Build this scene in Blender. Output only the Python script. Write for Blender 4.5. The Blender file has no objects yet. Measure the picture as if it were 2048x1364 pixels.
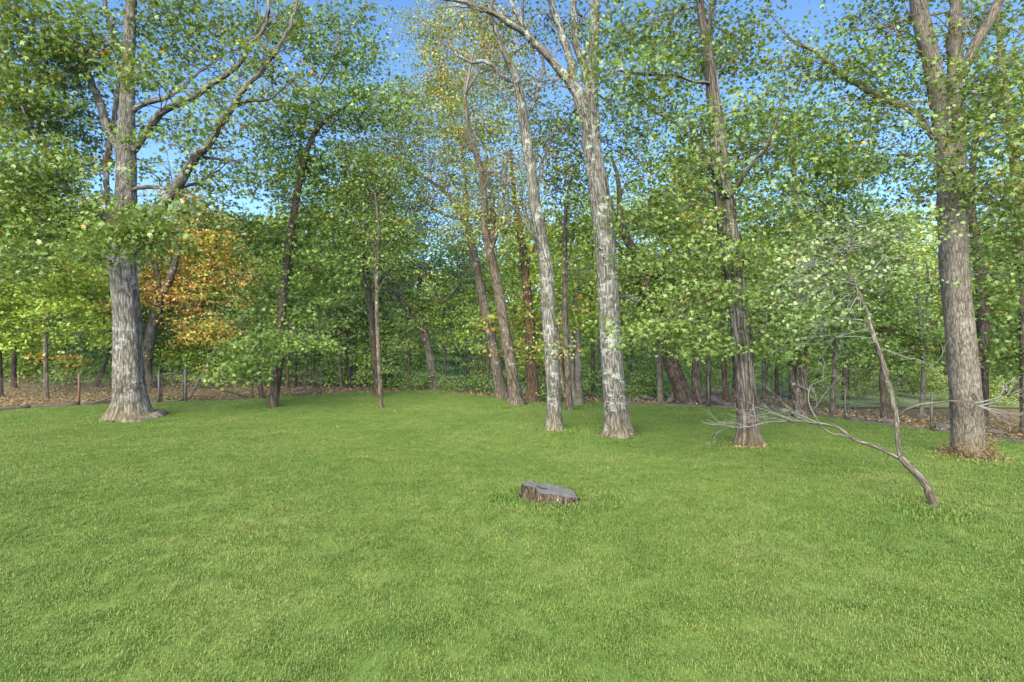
import bpy, math, random
import numpy as np

random.seed(7)
rng = np.random.default_rng(7)
scene = bpy.context.scene
C = scene.collection

# ------------------------------------------------------------------ camera
F = 1100.0            # focal length in photo pixels (photo 2048 x 1364)
CH = 2.2              # camera height
HY = 682.0            # horizon row
cam_d = bpy.data.cameras.new('camera')
cam = bpy.data.objects.new('camera', cam_d)
C.objects.link(cam)
cam.location = (0, 0, CH)
cam.rotation_euler = (math.radians(90), 0, 0)
cam_d.sensor_width = 36.0
cam_d.lens = F / 2048.0 * 36.0
cam_d.clip_end = 2000.0
cam_d.clip_start = 0.05
scene.camera = cam

# ------------------------------------------------------------------ sky, sun, exposure
SUN_AZ = math.radians(193)     # clockwise from +Y : behind the camera, to the left
SUN_EL = math.radians(34)
world = bpy.data.worlds.new('World')
scene.world = world
world.use_nodes = True
wn = world.node_tree
bg = wn.nodes['Background']
sky = wn.nodes.new('ShaderNodeTexSky')
sky.sky_type = 'NISHITA'
sky.sun_disc = False
sky.sun_elevation = SUN_EL
sky.sun_rotation = SUN_AZ
sky.altitude = 300
sky.air_density = 1.0
sky.dust_density = 0.0
sky.ozone_density = 5.0
hsv = wn.nodes.new('ShaderNodeHueSaturation'); hsv.inputs['Saturation'].default_value = 1.05
wn.links.new(sky.outputs[0], hsv.inputs['Color']); wn.links.new(hsv.outputs[0], bg.inputs[0])
bg.inputs[1].default_value = 0.078

sl = bpy.data.lights.new('sun', 'SUN')
sun = bpy.data.objects.new('sun', sl)
C.objects.link(sun)
sl.energy = 5.0
sl.angle = math.radians(64)
sl.color = (1.0, 0.945, 0.82)
from mathutils import Vector
sd = Vector((math.sin(SUN_AZ) * math.cos(SUN_EL), math.cos(SUN_AZ) * math.cos(SUN_EL), math.sin(SUN_EL)))
sun.rotation_euler = sd.to_track_quat('Z', 'Y').to_euler()
sun.location = sd * 60

vs = scene.view_settings
vs.view_transform = 'Standard'
vs.look = 'None'
vs.exposure = 1.9
vs.gamma = 1.0
vs.use_curve_mapping = False

cy = scene.cycles
cy.max_bounces = 6
cy.diffuse_bounces = 4
cy.glossy_bounces = 2
cy.transmission_bounces = 4
cy.transparent_max_bounces = 4
cy.use_denoising = True
cy.adaptive_threshold = 0.02
cy.use_fast_gi = True
cy.fast_gi_method = 'REPLACE'
cy.ao_bounces_render = 1
world.light_settings.ao_factor = 1.7
world.light_settings.distance = 0.8
cy.sample_clamp_indirect = 6.0

# ------------------------------------------------------------------ helpers: space
def sstep(a, b, x):
    t = np.clip((x - a) / (b - a), 0, 1)
    return t * t * (3 - 2 * t)

def gz(x, y):
    x = np.asarray(x, float); y = np.asarray(y, float)
    z = -0.30 * sstep(6.5, 13.0, x) * sstep(8.0, 13.5, y)
    z = z + 0.025 * np.sin(x * 0.55 + 1.3) * np.sin(y * 0.47) + 0.012 * np.sin(x * 1.7 + y * 1.1)
    z = z + 0.5 * sstep(32, 60, y) + 0.50 * sstep(20, 32, y) * sstep(-3, -11, x)
    return z

_D = np.arange(2.0, 140.0, .01)
def ground_hit(px, py):
    hit = CH - (py - HY) / F * _D <= gz((px - 1024) / F * _D, _D)
    return float(_D[np.argmax(hit)]) if hit.any() else 140.0

def P(px, py, d):
    return np.array([(px - 1024) / F * d, d, CH + (HY - py) / F * d])

# ------------------------------------------------------------------ helpers: objects
def mesh_from(name, V, T, face_attr=None, vec_attr=None, smooth=True):
    me = bpy.data.meshes.new(name)
    V = np.ascontiguousarray(V, dtype=np.float32); T = np.ascontiguousarray(T, dtype=np.int32)
    me.vertices.add(len(V)); me.vertices.foreach_set('co', V.ravel())
    me.loops.add(T.size); me.loops.foreach_set('vertex_index', T.ravel())
    me.polygons.add(len(T)); me.polygons.foreach_set('loop_start', np.arange(0, T.size, 3, dtype=np.int32))
    me.update(calc_edges=True)
    if not smooth:
        me.polygons.foreach_set('use_smooth', np.zeros(len(T), dtype=bool))
    if face_attr is not None:
        a = me.attributes.new('v', 'FLOAT', 'FACE'); a.data.foreach_set('value', np.ascontiguousarray(face_attr, dtype=np.float32))
    if vec_attr is not None:
        a = me.attributes.new('tc', 'FLOAT_VECTOR', 'POINT'); a.data.foreach_set('vector', np.ascontiguousarray(vec_attr, dtype=np.float32).ravel())
    return me

def link(name, me, mat=None, parent=None, loc=None):
    o = bpy.data.objects.new(name, me); C.objects.link(o)
    if mat is not None and me is not None and not me.materials:
        me.materials.append(mat)
    if loc is not None: o.location = loc
    if parent is not None: o.parent = parent
    return o

def tag(o, label=None, cat=None, group=None, kind=None):
    if label: o['label'] = label
    if cat: o['category'] = cat
    if group: o['group'] = group
    if kind: o['kind'] = kind
    return o

def thing(name, loc, label, cat, group=None):
    o = bpy.data.objects.new(name, None); C.objects.link(o)
    o.location = loc; o.empty_display_size = 0.2
    return tag(o, label, cat, group)

class MB:
    """collects triangles of several shapes into one mesh"""
    def __init__(s): s.V = []; s.T = []; s.A = []; s.n = 0
    def add(s, V, T, A=None):
        s.V.append(V); s.T.append(T + s.n); s.n += len(V)
        s.A.append(A if A is not None else np.zeros((len(V), 3)))
    def box(s, c, size, rz=0.0, rough=0.0):
        c = np.asarray(c, float); h = np.asarray(size, float) / 2
        v = np.array([[x, y, z] for x in (-1, 1) for y in (-1, 1) for z in (-1, 1)], float) * h
        if rough: v += rng.normal(0, rough, v.shape)
        ca, sa = math.cos(rz), math.sin(rz)
        tc = v.copy()
        v = np.stack([v[:, 0] * ca - v[:, 1] * sa, v[:, 0] * sa + v[:, 1] * ca, v[:, 2]], 1) + c
        q = [(0, 1, 3, 2), (4, 6, 7, 5), (0, 4, 5, 1), (2, 3, 7, 6), (0, 2, 6, 4), (1, 5, 7, 3)]
        T = np.array([t for a, b, c_, d in q for t in ((a, b, c_), (a, c_, d))])
        s.add(v, T, tc)
    def mesh(s, name, origin=(0, 0, 0), smooth=True):
        V = np.concatenate(s.V) - np.asarray(origin, float)
        return mesh_from(name, V, np.concatenate(s.T), vec_attr=np.concatenate(s.A), smooth=smooth)

def catmull(pts, step):
    pts = np.asarray(pts, float)
    if len(pts) < 3:
        n = max(2, int(np.linalg.norm(pts[-1][:3] - pts[0][:3]) / step) + 1)
        t = np.linspace(0, 1, n)[:, None]
        return pts[0] * (1 - t) + pts[-1] * t
    p = np.vstack([2 * pts[0] - pts[1], pts, 2 * pts[-1] - pts[-2]])
    out = []
    for i in range(1, len(p) - 2):
        a, b, c, d = p[i - 1], p[i], p[i + 1], p[i + 2]
        n = max(2, int(np.linalg.norm(c[:3] - b[:3]) / step) + 1)
        t = np.linspace(0, 1, n, endpoint=False)[:, None]
        out.append(0.5 * (2 * b + (c - a) * t + (2 * a - 5 * b + 4 * c - d) * t * t + (3 * b - a - 3 * c + d) * t ** 3))
    out.append(pts[-1:])
    return np.vstack(out)

def tube(pts, rad, sides=8, ridge=0.0, flare=0.0, seed=0, knob=0.0, flare_h=0.3, arc0=0.0):
    pts = np.asarray(pts, float); rad = np.asarray(rad, float)
    n = len(pts)
    tan = np.gradient(pts, axis=0)
    tan /= np.linalg.norm(tan, axis=1)[:, None] + 1e-9
    ref = np.array([1.0, 0, 0]) if abs(tan[0][0]) < 0.9 else np.array([0, 1.0, 0])
    u = np.zeros((n, 3)); w = np.zeros((n, 3))
    pu = ref - tan[0] * ref.dot(tan[0]); pu /= np.linalg.norm(pu)
    for i in range(n):
        pu = pu - tan[i] * pu.dot(tan[i]); pu /= np.linalg.norm(pu) + 1e-9
        u[i] = pu; w[i] = np.cross(tan[i], pu)
    th = np.linspace(0, 2 * math.pi, sides, endpoint=False)
    arc = np.concatenate([[0], np.cumsum(np.linalg.norm(np.diff(pts, axis=0), axis=1))])
    r = np.repeat(rad[:, None], sides, 1)
    rs = np.random.default_rng(seed)
    if ridge > 0:
        ph = rs.uniform(0, 6.28, 8)
        m = np.zeros_like(r)
        for k, (fq, am) in enumerate(((2, 1.0), (3, 0.8), (5, 0.5), (9, 0.4), (13, 0.5))):
            m += am * np.sin(fq * th[None, :] + ph[k] + 0.8 * np.sin(arc[:, None] * (0.7 + 0.3 * k) + ph[(k + 3) % 8]))
        r = r * (1 + ridge * 0.35 * m)
        r = r * (1 + ridge * 0.5 * np.sin(arc[:, None] * 2.1 + ph[6]) * np.sin(th[None, :] + ph[7]))
        r = r * (1 + rs.normal(0, ridge * 0.12, r.shape))
    if flare > 0:
        ph = rs.uniform(0, 6.28, 3)
        lob = 1 + 0.38 * np.sin(3 * th + ph[0]) + 0.28 * np.sin(5 * th + ph[1]) + 0.12 * np.sin(8 * th + ph[2])
        e = np.exp(-np.maximum(arc - 0.15, 0) / flare_h)[:, None]
        r = r * (1 + flare * e * e * lob[None, :] + flare * 0.35 * e)
    V = pts[:, None, :] + r[:, :, None] * (np.cos(th)[None, :, None] * u[:, None, :] + np.sin(th)[None, :, None] * w[:, None, :])
    rm = max(rad.mean(), 0.004)
    tc = np.stack([np.repeat((np.cos(th) * rm)[None], n, 0), np.repeat((np.sin(th) * rm)[None], n, 0), np.repeat(arc[:, None] + arc0, sides, 1)], 2)
    i = np.arange(n - 1)[:, None]; j = np.arange(sides)[None, :]; j2 = (j + 1) % sides
    a = i * sides + j; b = i * sides + j2; c = (i + 1) * sides + j2; d = (i + 1) * sides + j
    T = np.concatenate([np.stack([a, b, c], 2).reshape(-1, 3), np.stack([a, c, d], 2).reshape(-1, 3)])
    V = V.reshape(-1, 3); tc = tc.reshape(-1, 3)
    # end caps
    c0, c1 = len(V), len(V) + 1
    V = np.vstack([V, pts[0], pts[-1]]); tc = np.vstack([tc, [0, 0, arc0], [0, 0, arc[-1] + arc0]])
    jj = np.arange(sides); k2 = (jj + 1) % sides
    T = np.vstack([T, np.stack([np.full(sides, c0), k2, jj], 1), np.stack([np.full(sides, c1), (n - 1) * sides + jj, (n - 1) * sides + k2], 1)])
    return V, T, tc

# ------------------------------------------------------------------ helpers: leaves
def tmpl(kind):
    if kind == 'maple':
        V = np.array([(0, 0, 0), (.20, .48, .05), (0, 1.0, -.10), (-.20, .48, .05),
                      (.34, .12, .02), (.58, .60, -.12), (-.34, .12, .02), (-.58, .60, -.12)], float)
        T = np.array([(0, 1, 2), (0, 2, 3), (0, 4, 1), (4, 5, 1), (0, 3, 6), (6, 3, 7)])
        return V, T, 0.45
    if kind == 'oak':
        V = np.array([(0, 0, 0), (.26, .3, .06), (.34, .62, .03), (0, 1, -.06), (-.34, .62, .03), (-.26, .3, .06)], float)
        T = np.array([(0, 1, 2), (0, 2, 3), (0, 3, 4), (0, 4, 5)])
        return V, T, 0.42
    if kind == 'far':
        V = np.array([(0, 0, 0), (.42, .5, .10), (0, 1, -.04), (-.42, .5, .10)], float)
        T = np.array([(0, 1, 2), (0, 2, 3)])
        return V, T, 0.42
    if kind == 'needle':
        V = np.array([(-.035, 0, 0), (.035, 0, 0), (0, 1, -.10)], float)
        return V, np.array([(0, 1, 2)]), 0.035
TM = {k: tmpl(k) for k in ('maple', 'oak', 'far', 'needle')}

def unit(a):
    return a / (np.linalg.norm(a, axis=-1, keepdims=True) + 1e-9)

def leaves(pos, out, size, kind, tilt=0.75, vals=None, r=rng):
    """pos Nx3 positions, out Nx3 preferred outward directions"""
    n = len(pos)
    nrm = unit(np.array([0, 0, 1.0]) + tilt * r.normal(0, 1, (n, 3)) * 0.8)
    t = unit(out + 0.55 * r.normal(0, 1, (n, 3)) + np.array([0, 0, -0.25]))
    t = unit(t - nrm * (t * nrm).sum(1, keepdims=True))
    b = np.cross(nrm, t)
    Vt, Tt, _ = TM[kind]
    s = size * r.uniform(0.65, 1.25, (n, 1, 1))
    V = pos[:, None, :] + s * (Vt[None, :, 0:1] * b[:, None, :] + Vt[None, :, 1:2] * t[:, None, :] + Vt[None, :, 2:3] * nrm[:, None, :])
    T = Tt[None] + (np.arange(n) * len(Vt))[:, None, None]
    if vals is None: vals = r.uniform(0, 0.8, n)
    return V.reshape(-1, 3), T.reshape(-1, 3), np.repeat(vals, len(Tt))

def pick_vals(n_sprays, per, autumn, r=rng, bias=0.0):
    base = r.normal(0.40 + bias, 0.17, (n_sprays, 1)) + r.normal(0, 0.13, (n_sprays, per))
    v = np.clip(base, 0, 0.79)
    au = r.uniform(0, 1, n_sprays) < autumn
    v[au] = r.uniform(0.82, 1.0, (au.sum(), 1)) + r.normal(0, .03, (au.sum(), per))
    odd = r.uniform(0, 1, v.shape) < autumn * 0.10
    v[odd] = r.uniform(0.82, 1.0, odd.sum())
    return np.clip(v, 0, 1)

def foliage(blobs, skel, kind, size, r, autumn=0.03, per=9, spray_r=0.36, br_r=0.010, tilt=0.75, dens=1.0, wood=True):
    """blobs: list of (center3, radii3, n_leaves, autumn or None, bias). skel: Mx3 points of the stems.
    returns leaf arrays and an MB with the thin branches"""
    LV, LT, LA = [], [], []; nb = 0
    mb = MB()
    for c, rad, nl, au, bias in blobs:
        c = np.asarray(c, float); rad = np.asarray(rad, float)
        ns = max(2, int(nl * dens / per))
        nk = max(3, ns // 3)
        def inside(m):
            d = unit(r.normal(0, 1, (m, 3))) * (r.uniform(0, 1, (m, 1)) ** 0.42)
            return c + d * rad
        sub = inside(nk)
        which = r.integers(0, nk, ns)
        sp = sub[which] + r.normal(0, 1, (ns, 3)) * np.array([0.42, 0.42, 0.14]) * min(1.0, rad.min() / 0.6 + 0.25)
        if wood and skel is not None and len(skel):
            dd = np.linalg.norm(skel - c, axis=1) + 0.7 * np.maximum(0, skel[:, 2] - c[2] + 0.2)
            s0 = skel[np.argmin(dd)]
            L = np.linalg.norm(c - s0)
            if L > 0.15:
                tt = np.linspace(0, 1, 7)[:, None]
                bend = r.normal(0, 0.07 * L, 3) + np.array([0, 0, 0.10 * L])
                bp = s0 * (1 - tt) + c * tt + bend * np.sin(tt * math.pi) + r.normal(0, 0.022 * L, (7, 3)) * np.sin(tt * math.pi)
                bp = catmull(bp, 0.25)
                r0 = br_r + 0.0075 * L
                mb.add(*tube(bp, np.linspace(r0, 0.007, len(bp)), 5))
            else:
                bp = np.array([s0, c])
            kk = sub if nk < 14 else sub[:14]
            for q in kk:
                f = r.integers(len(bp) // 3, len(bp)); a = bp[f]
                tt = np.linspace(0, 1, 5)[:, None]
                ln = np.linalg.norm(q - a)
                pp = a * (1 - tt) + q * tt + r.normal(0, 0.06 * ln, 3) * np.sin(tt * math.pi) + np.array([0, 0, .08 * ln]) * np.sin(tt * math.pi)
                mb.add(*tube(pp, np.linspace(0.008, 0.003, 5), 4))
        ang = r.uniform(0, 6.283, (ns, per)); rr = np.sqrt(r.uniform(0.02, 1, (ns, per))) * spray_r
        off = np.stack([np.cos(ang) * rr, np.sin(ang) * rr, -0.28 * rr + r.normal(0, 0.045, rr.shape)], 2)
        pos = (sp[:, None, :] + off).reshape(-1, 3)
        out = unit(off + 0.4 * (sp - c)[:, None, :]).reshape(-1, 3)
        vals = pick_vals(ns, per, autumn if au is None else au, r, bias).ravel()
        V, T, A = leaves(pos, out, size, kind, tilt, vals, r)
        LV.append(V); LT.append(T + nb); LA.append(A); nb += len(V)
    return np.concatenate(LV), np.concatenate(LT), np.concatenate(LA), mb

# ------------------------------------------------------------------ materials
def nodes(name):
    m = bpy.data.materials.new(name); m.use_nodes = True
    nt = m.node_tree
    for n in list(nt.nodes): nt.nodes.remove(n)
    out = nt.nodes.new('ShaderNodeOutputMaterial')
    return m, nt, out

def N(nt, typ, **kw):
    n = nt.nodes.new(typ)
    for k, v in kw.items():
        if k.startswith('i_'): n.inputs[k[2:].replace('_', ' ')].default_value = v
        else: setattr(n, k, v)
    return n

def ramp(nt, stops, fac=None, interp='LINEAR'):
    n = nt.nodes.new('ShaderNodeValToRGB')
    cr = n.color_ramp; cr.interpolation = interp
    cr.elements[0].position = stops[0][0]; cr.elements[0].color = (*stops[0][1], 1)
    cr.elements[1].position = stops[-1][0]; cr.elements[1].color = (*stops[-1][1], 1)
    for p, c in stops[1:-1]:
        e = cr.elements.new(p); e.color = (*c, 1)
    if fac is not None: nt.links.new(fac, n.inputs[0])
    return n

def mixc(nt, a, b, fac, blend='MIX'):
    n = nt.nodes.new('ShaderNodeMix'); n.data_type = 'RGBA'; n.blend_type = blend
    for s, v in ((n.inputs[6], a), (n.inputs[7], b), (n.inputs[0], fac)):
        if isinstance(v, bpy.types.NodeSocket): nt.links.new(v, s)
        elif isinstance(v, tuple): s.default_value = (*v, 1)
        else: s.default_value = v
    return n.outputs[2]

def leaf_mat(name, dark, mid, light, yellow=(.28, .23, .04), orange=(.25, .115, .03), trans=0.32, rough=0.45, spec=0.35):
    m, nt, out = nodes(name)
    at = N(nt, 'ShaderNodeAttribute', attribute_name='v')
    rp = ramp(nt, [(0.0, dark), (0.35, mid), (0.79, light), (0.82, yellow), (1.0, orange)], at.outputs['Fac'])
    pb = N(nt, 'ShaderNodeBsdfPrincipled')
    pb.inputs['Roughness'].default_value = rough
    pb.inputs['Specular IOR Level'].default_value = spec
    nt.links.new(rp.outputs[0], pb.inputs['Base Color'])
    tr = N(nt, 'ShaderNodeBsdfTranslucent')
    tc = mixc(nt, rp.outputs[0], (1.0, 0.95, 0.35), 0.5, 'MULTIPLY')
    hs = N(nt, 'ShaderNodeHueSaturation'); hs.inputs['Value'].default_value = 1.7; hs.inputs['Saturation'].default_value = 1.05
    nt.links.new(tc, hs.inputs['Color']); nt.links.new(hs.outputs[0], tr.inputs[0])
    mx = N(nt, 'ShaderNodeMixShader'); mx.inputs[0].default_value = trans
    nt.links.new(pb.outputs[0], mx.inputs[1]); nt.links.new(tr.outputs[0], mx.inputs[2])
    nt.links.new(mx.outputs[0], out.inputs[0])
    return m

def bark_mat(name, dark, light, lichen=(.42, .45, .36), lichen_amt=0.0, fiss=1.0, moss=0.0, scale=1.0, bump=0.6, top_lichen=False):
    m, nt, out = nodes(name)
    at = N(nt, 'ShaderNodeAttribute', attribute_name='tc')
    wob = N(nt, 'ShaderNodeTexNoise'); wob.inputs['Scale'].default_value = 3.5; wob.inputs['Detail'].default_value = 3
    nt.links.new(at.outputs['Vector'], wob.inputs['Vector'])
    ad = mixc(nt, at.outputs['Vector'], wob.outputs['Color'], 0.07, 'ADD')
    mp = N(nt, 'ShaderNodeMapping'); mp.inputs['Scale'].default_value = (1, 1, 0.10 / fiss)
    nt.links.new(ad, mp.inputs['Vector'])
    nz = N(nt, 'ShaderNodeTexNoise', noise_dimensions='3D'); nz.inputs['Scale'].default_value = 24 * scale; nz.inputs['Detail'].default_value = 5; nz.inputs['Roughness'].default_value = .6
    nt.links.new(mp.outputs[0], nz.inputs['Vector'])
    fine = N(nt, 'ShaderNodeTexNoise'); fine.inputs['Scale'].default_value = 60; fine.inputs['Detail'].default_value = 4; fine.inputs['Roughness'].default_value = .7
    nt.links.new(at.outputs['Vector'], fine.inputs['Vector'])
    vo = N(nt, 'ShaderNodeTexVoronoi', feature='DISTANCE_TO_EDGE'); vo.inputs['Scale'].default_value = 27 * scale
    nt.links.new(mp.outputs[0], vo.inputs['Vector'])
    vr = ramp(nt, [(0.0, (0, 0, 0)), (0.30, (1, 1, 1))], vo.outputs['Distance'])
    h1 = mixc(nt, nz.outputs['Fac'], vr.outputs[0], 0.28)
    hmix = mixc(nt, h1, fine.outputs['Fac'], 0.30)
    rp = ramp(nt, [(0.33, tuple(c * 0.35 for c in dark)), (0.45, dark), (0.62, light)], hmix)
    col = rp.outputs[0]
    big = N(nt, 'ShaderNodeTexNoise'); big.inputs['Scale'].default_value = 1.3; big.inputs['Detail'].default_value = 4
    nt.links.new(at.outputs['Vector'], big.inputs['Vector'])
    br = ramp(nt, [(0.33, (.62, .60, .56)), (0.67, (1.25, 1.23, 1.18))], big.outputs['Fac'])
    col = mixc(nt, col, br.outputs[0], 0.85, 'MULTIPLY')
    if lichen_amt > 0:
        l1 = N(nt, 'ShaderNodeTexNoise'); l1.inputs['Scale'].default_value = 34; l1.inputs['Detail'].default_value = 4; l1.inputs['Roughness'].default_value = .62
        l2 = N(nt, 'ShaderNodeTexNoise'); l2.inputs['Scale'].default_value = 2.2; l2.inputs['Detail'].default_value = 3; l2.inputs['Roughness'].default_value = .6
        l3 = N(nt, 'ShaderNodeTexNoise'); l3.inputs['Scale'].default_value = 8; l3.inputs['Detail'].default_value = 3
        for l_ in (l1, l2, l3): nt.links.new(at.outputs['Vector'], l_.inputs['Vector'])
        sm = N(nt, 'ShaderNodeMath', operation='ADD'); nt.links.new(l1.outputs['Fac'], sm.inputs[0]); nt.links.new(l2.outputs['Fac'], sm.inputs[1])
        s2 = N(nt, 'ShaderNodeMath', operation='ADD'); nt.links.new(sm.outputs[0], s2.inputs[0]); nt.links.new(l3.outputs['Fac'], s2.inputs[1])
        th = 1.86 - 0.42 * lichen_amt
        lr = N(nt, 'ShaderNodeMapRange'); lr.inputs['From Min'].default_value = th; lr.inputs['From Max'].default_value = th + 0.16
        nt.links.new(s2.outputs[0], lr.inputs['Value'])
        lm = mixc(nt, lichen, tuple(c * .55 for c in lichen), fine.outputs['Fac'])
        lf = N(nt, 'ShaderNodeMath', operation='MULTIPLY'); lf.inputs[1].default_value = .85; nt.links.new(lr.outputs[0], lf.inputs[0])
        col = mixc(nt, col, lm, lf.outputs[0])
    if moss > 0:
        sx = N(nt, 'ShaderNodeSeparateXYZ'); nt.links.new(at.outputs['Vector'], sx.inputs[0])
        mr = N(nt, 'ShaderNodeMapRange'); mr.inputs['From Min'].default_value = 0.20; mr.inputs['From Max'].default_value = 0.75; mr.inputs['To Min'].default_value = 1.0; mr.inputs['To Max'].default_value = 0.0
        nt.links.new(sx.outputs['Z'], mr.inputs['Value'])
        mm = N(nt, 'ShaderNodeMath', operation='MULTIPLY'); nt.links.new(mr.outputs[0], mm.inputs[0]); nt.links.new(big.outputs['Fac'], mm.inputs[1])
        m2 = N(nt, 'ShaderNodeMath', operation='MULTIPLY'); m2.inputs[1].default_value = 1.6 * moss; nt.links.new(mm.outputs[0], m2.inputs[0]); m2.use_clamp = True
        col = mixc(nt, col, (.085, .060, .016), m2.outputs[0])
    pb = N(nt, 'ShaderNodeBsdfPrincipled'); pb.inputs['Roughness'].default_value = .95; pb.inputs['Specular IOR Level'].default_value = .12
    nt.links.new(col, pb.inputs['Base Color'])
    bp = N(nt, 'ShaderNodeBump'); bp.inputs['Strength'].default_value = bump; bp.inputs['Distance'].default_value = 0.035
    nt.links.new(hmix, bp.inputs['Height']); nt.links.new(bp.outputs[0], pb.inputs['Normal'])
    nt.links.new(pb.outputs[0], out.inputs[0])
    return m

def plain_mat(name, c1, c2, scale=8.0, rough=.8, metal=0.0, bump=.2, coord='Object'):
    m, nt, out = nodes(name)
    tc = N(nt, 'ShaderNodeTexCoord')
    nz = N(nt, 'ShaderNodeTexNoise'); nz.inputs['Scale'].default_value = scale; nz.inputs['Detail'].default_value = 6; nz.inputs['Roughness'].default_value = .65
    nt.links.new(tc.outputs[coord], nz.inputs['Vector'])
    rp = ramp(nt, [(0.32, c1), (0.68, c2)], nz.outputs['Fac'])
    pb = N(nt, 'ShaderNodeBsdfPrincipled'); pb.inputs['Roughness'].default_value = rough; pb.inputs['Metallic'].default_value = metal
    nt.links.new(rp.outputs[0], pb.inputs['Base Color'])
    bp = N(nt, 'ShaderNodeBump'); bp.inputs['Strength'].default_value = bump; bp.inputs['Distance'].default_value = .02
    nt.links.new(nz.outputs['Fac'], bp.inputs['Height']); nt.links.new(bp.outputs[0], pb.inputs['Normal'])
    nt.links.new(pb.outputs[0], out.inputs[0])
    return m

M = {}
M['leaf_maple'] = leaf_mat('leaf_maple', (.064, .102, .023), (.108, .162, .033), (.174, .235, .064))
M['leaf_deep'] = leaf_mat('leaf_deep', (.062, .106, .022), (.104, .166, .032), (.160, .230, .052))
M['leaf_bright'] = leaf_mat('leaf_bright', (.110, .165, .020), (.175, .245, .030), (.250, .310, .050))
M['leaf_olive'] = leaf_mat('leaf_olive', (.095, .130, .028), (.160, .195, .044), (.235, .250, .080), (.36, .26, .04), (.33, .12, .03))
M['leaf_orange'] = leaf_mat('leaf_orange', (.26, .25, .05), (.44, .34, .06), (.52, .36, .07), (.52, .29, .06), (.48, .22, .10))
M['leaf_pale'] = leaf_mat('leaf_pale', (.075, .115, .035), (.12, .17, .055), (.20, .245, .105), trans=.25, rough=.5)
M['leaf_pine'] = leaf_mat('leaf_pine', (.085, .150, .060), (.130, .210, .085), (.19, .27, .12), trans=.15, rough=.5)
M['leaf_far'] = leaf_mat('leaf_far', (.120, .175, .036), (.195, .260, .052), (.270, .325, .080))  # colours lightened to stand in for sunlight on the background foliage
M['leaf_dry'] = leaf_mat('leaf_dry', (.070, .043, .020), (.140, .088, .038), (.22, .150, .075), (.28, .20, .11), (.20, .095, .035), trans=.1, rough=.8, spec=.2)
M['bark_grey'] = bark_mat('bark_grey', (0.060, 0.054, 0.043), (0.152, 0.141, 0.120), lichen=(.25, .262, .215), lichen_amt=.55, moss=.45, bump=.9)
M['bark_lichen'] = bark_mat('bark_lichen', (0.056, 0.052, 0.042), (0.139, 0.131, 0.112), lichen=(.25, .265, .215), lichen_amt=.70, moss=.5, bump=.8)
M['bark_shag'] = bark_mat('bark_shag', (0.045, 0.038, 0.030), (0.135, 0.120, 0.099), lichen=(.26, .27, .22), lichen_amt=.25, fiss=1.8, moss=.4, scale=.75, bump=1.2)
M['bark_smooth'] = bark_mat('bark_smooth', (0.069, 0.060, 0.046), (0.125, 0.110, 0.090), lichen=(.26, .26, .21), lichen_amt=.22, fiss=.6, scale=1.3, bump=.5, moss=.5)
M['bark_dark'] = bark_mat('bark_dark', (0.032, 0.024, 0.017), (0.076, 0.059, 0.042), lichen=(.2, .21, .17), lichen_amt=.25)
M['bark_mid'] = bark_mat('bark_mid', (0.049, 0.038, 0.026), (0.113, 0.094, 0.067), lichen=(.28, .29, .23), lichen_amt=.45)
M['bark_red'] = bark_mat('bark_red', (0.049, 0.029, 0.018), (0.105, 0.066, 0.042), lichen_amt=.1)
M['dead_wood'] = bark_mat('dead_wood', (0.059, 0.050, 0.038), (0.139, 0.124, 0.099), lichen=(.22, .23, .19), lichen_amt=.40, scale=1.6, bump=.3)
M['twig'] = plain_mat('twig', (.040, .032, .022), (.095, .078, .056), 6)
M['twig_grey'] = plain_mat('twig_grey', (.060, .055, .046), (.150, .140, .122), 6)

# ------------------------------------------------------------------ ground, lawn, woodland floor
edge_px = [(-420, 850), (-80, 826), (0, 820), (160, 812), (370, 804.5), (505, 798), (640, 792), (760, 786), (830, 783), (900, 787), (960, 793), (1010, 800),
           (1060, 806), (1150, 808), (1265, 808), (1420, 816), (1560, 824), (1690, 842), (1860, 864), (2048, 887), (2200, 906), (2500, 945)]
edge = []
for px, py in edge_px:
    d = ground_hit(px, py)
    edge.append(((px - 1024) / F * d, d))
poly_ang = np.array([math.atan2(x, y) for x, y in edge]); poly_r = np.array([math.hypot(x, y) for x, y in edge])

def lawn_radius(a):
    a = np.asarray(a, float)
    r = np.interp(a, poly_ang, poly_r)
    wob = 0.10 * np.sin(a * 61) + 0.07 * np.sin(a * 137 + 1)
    side = (a < poly_ang[0]) | (a > poly_ang[-1])
    return np.where(side, np.interp(np.abs(a), [0.9, 3.2], [poly_r[0] * .5 + poly_r[-1] * .5, 9.0]), r + wob)

def sheet(name, xs, ys, z_off, mat):
    X, Y = np.meshgrid(xs, ys, indexing='ij')
    Z = gz(X, Y) + z_off
    V = np.stack([X, Y, Z], 2).reshape(-1, 3)
    n, m = X.shape
    i = np.arange(n - 1)[:, None]; j = np.arange(m - 1)[None]
    a = i * m + j; b = (i + 1) * m + j; c = (i + 1) * m + j + 1; d = i * m + j + 1
    T = np.concatenate([np.stack([a, b, c], 2).reshape(-1, 3), np.stack([a, c, d], 2).reshape(-1, 3)])
    return tag(link(name, mesh_from(name, V, T), mat), kind='structure')

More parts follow.
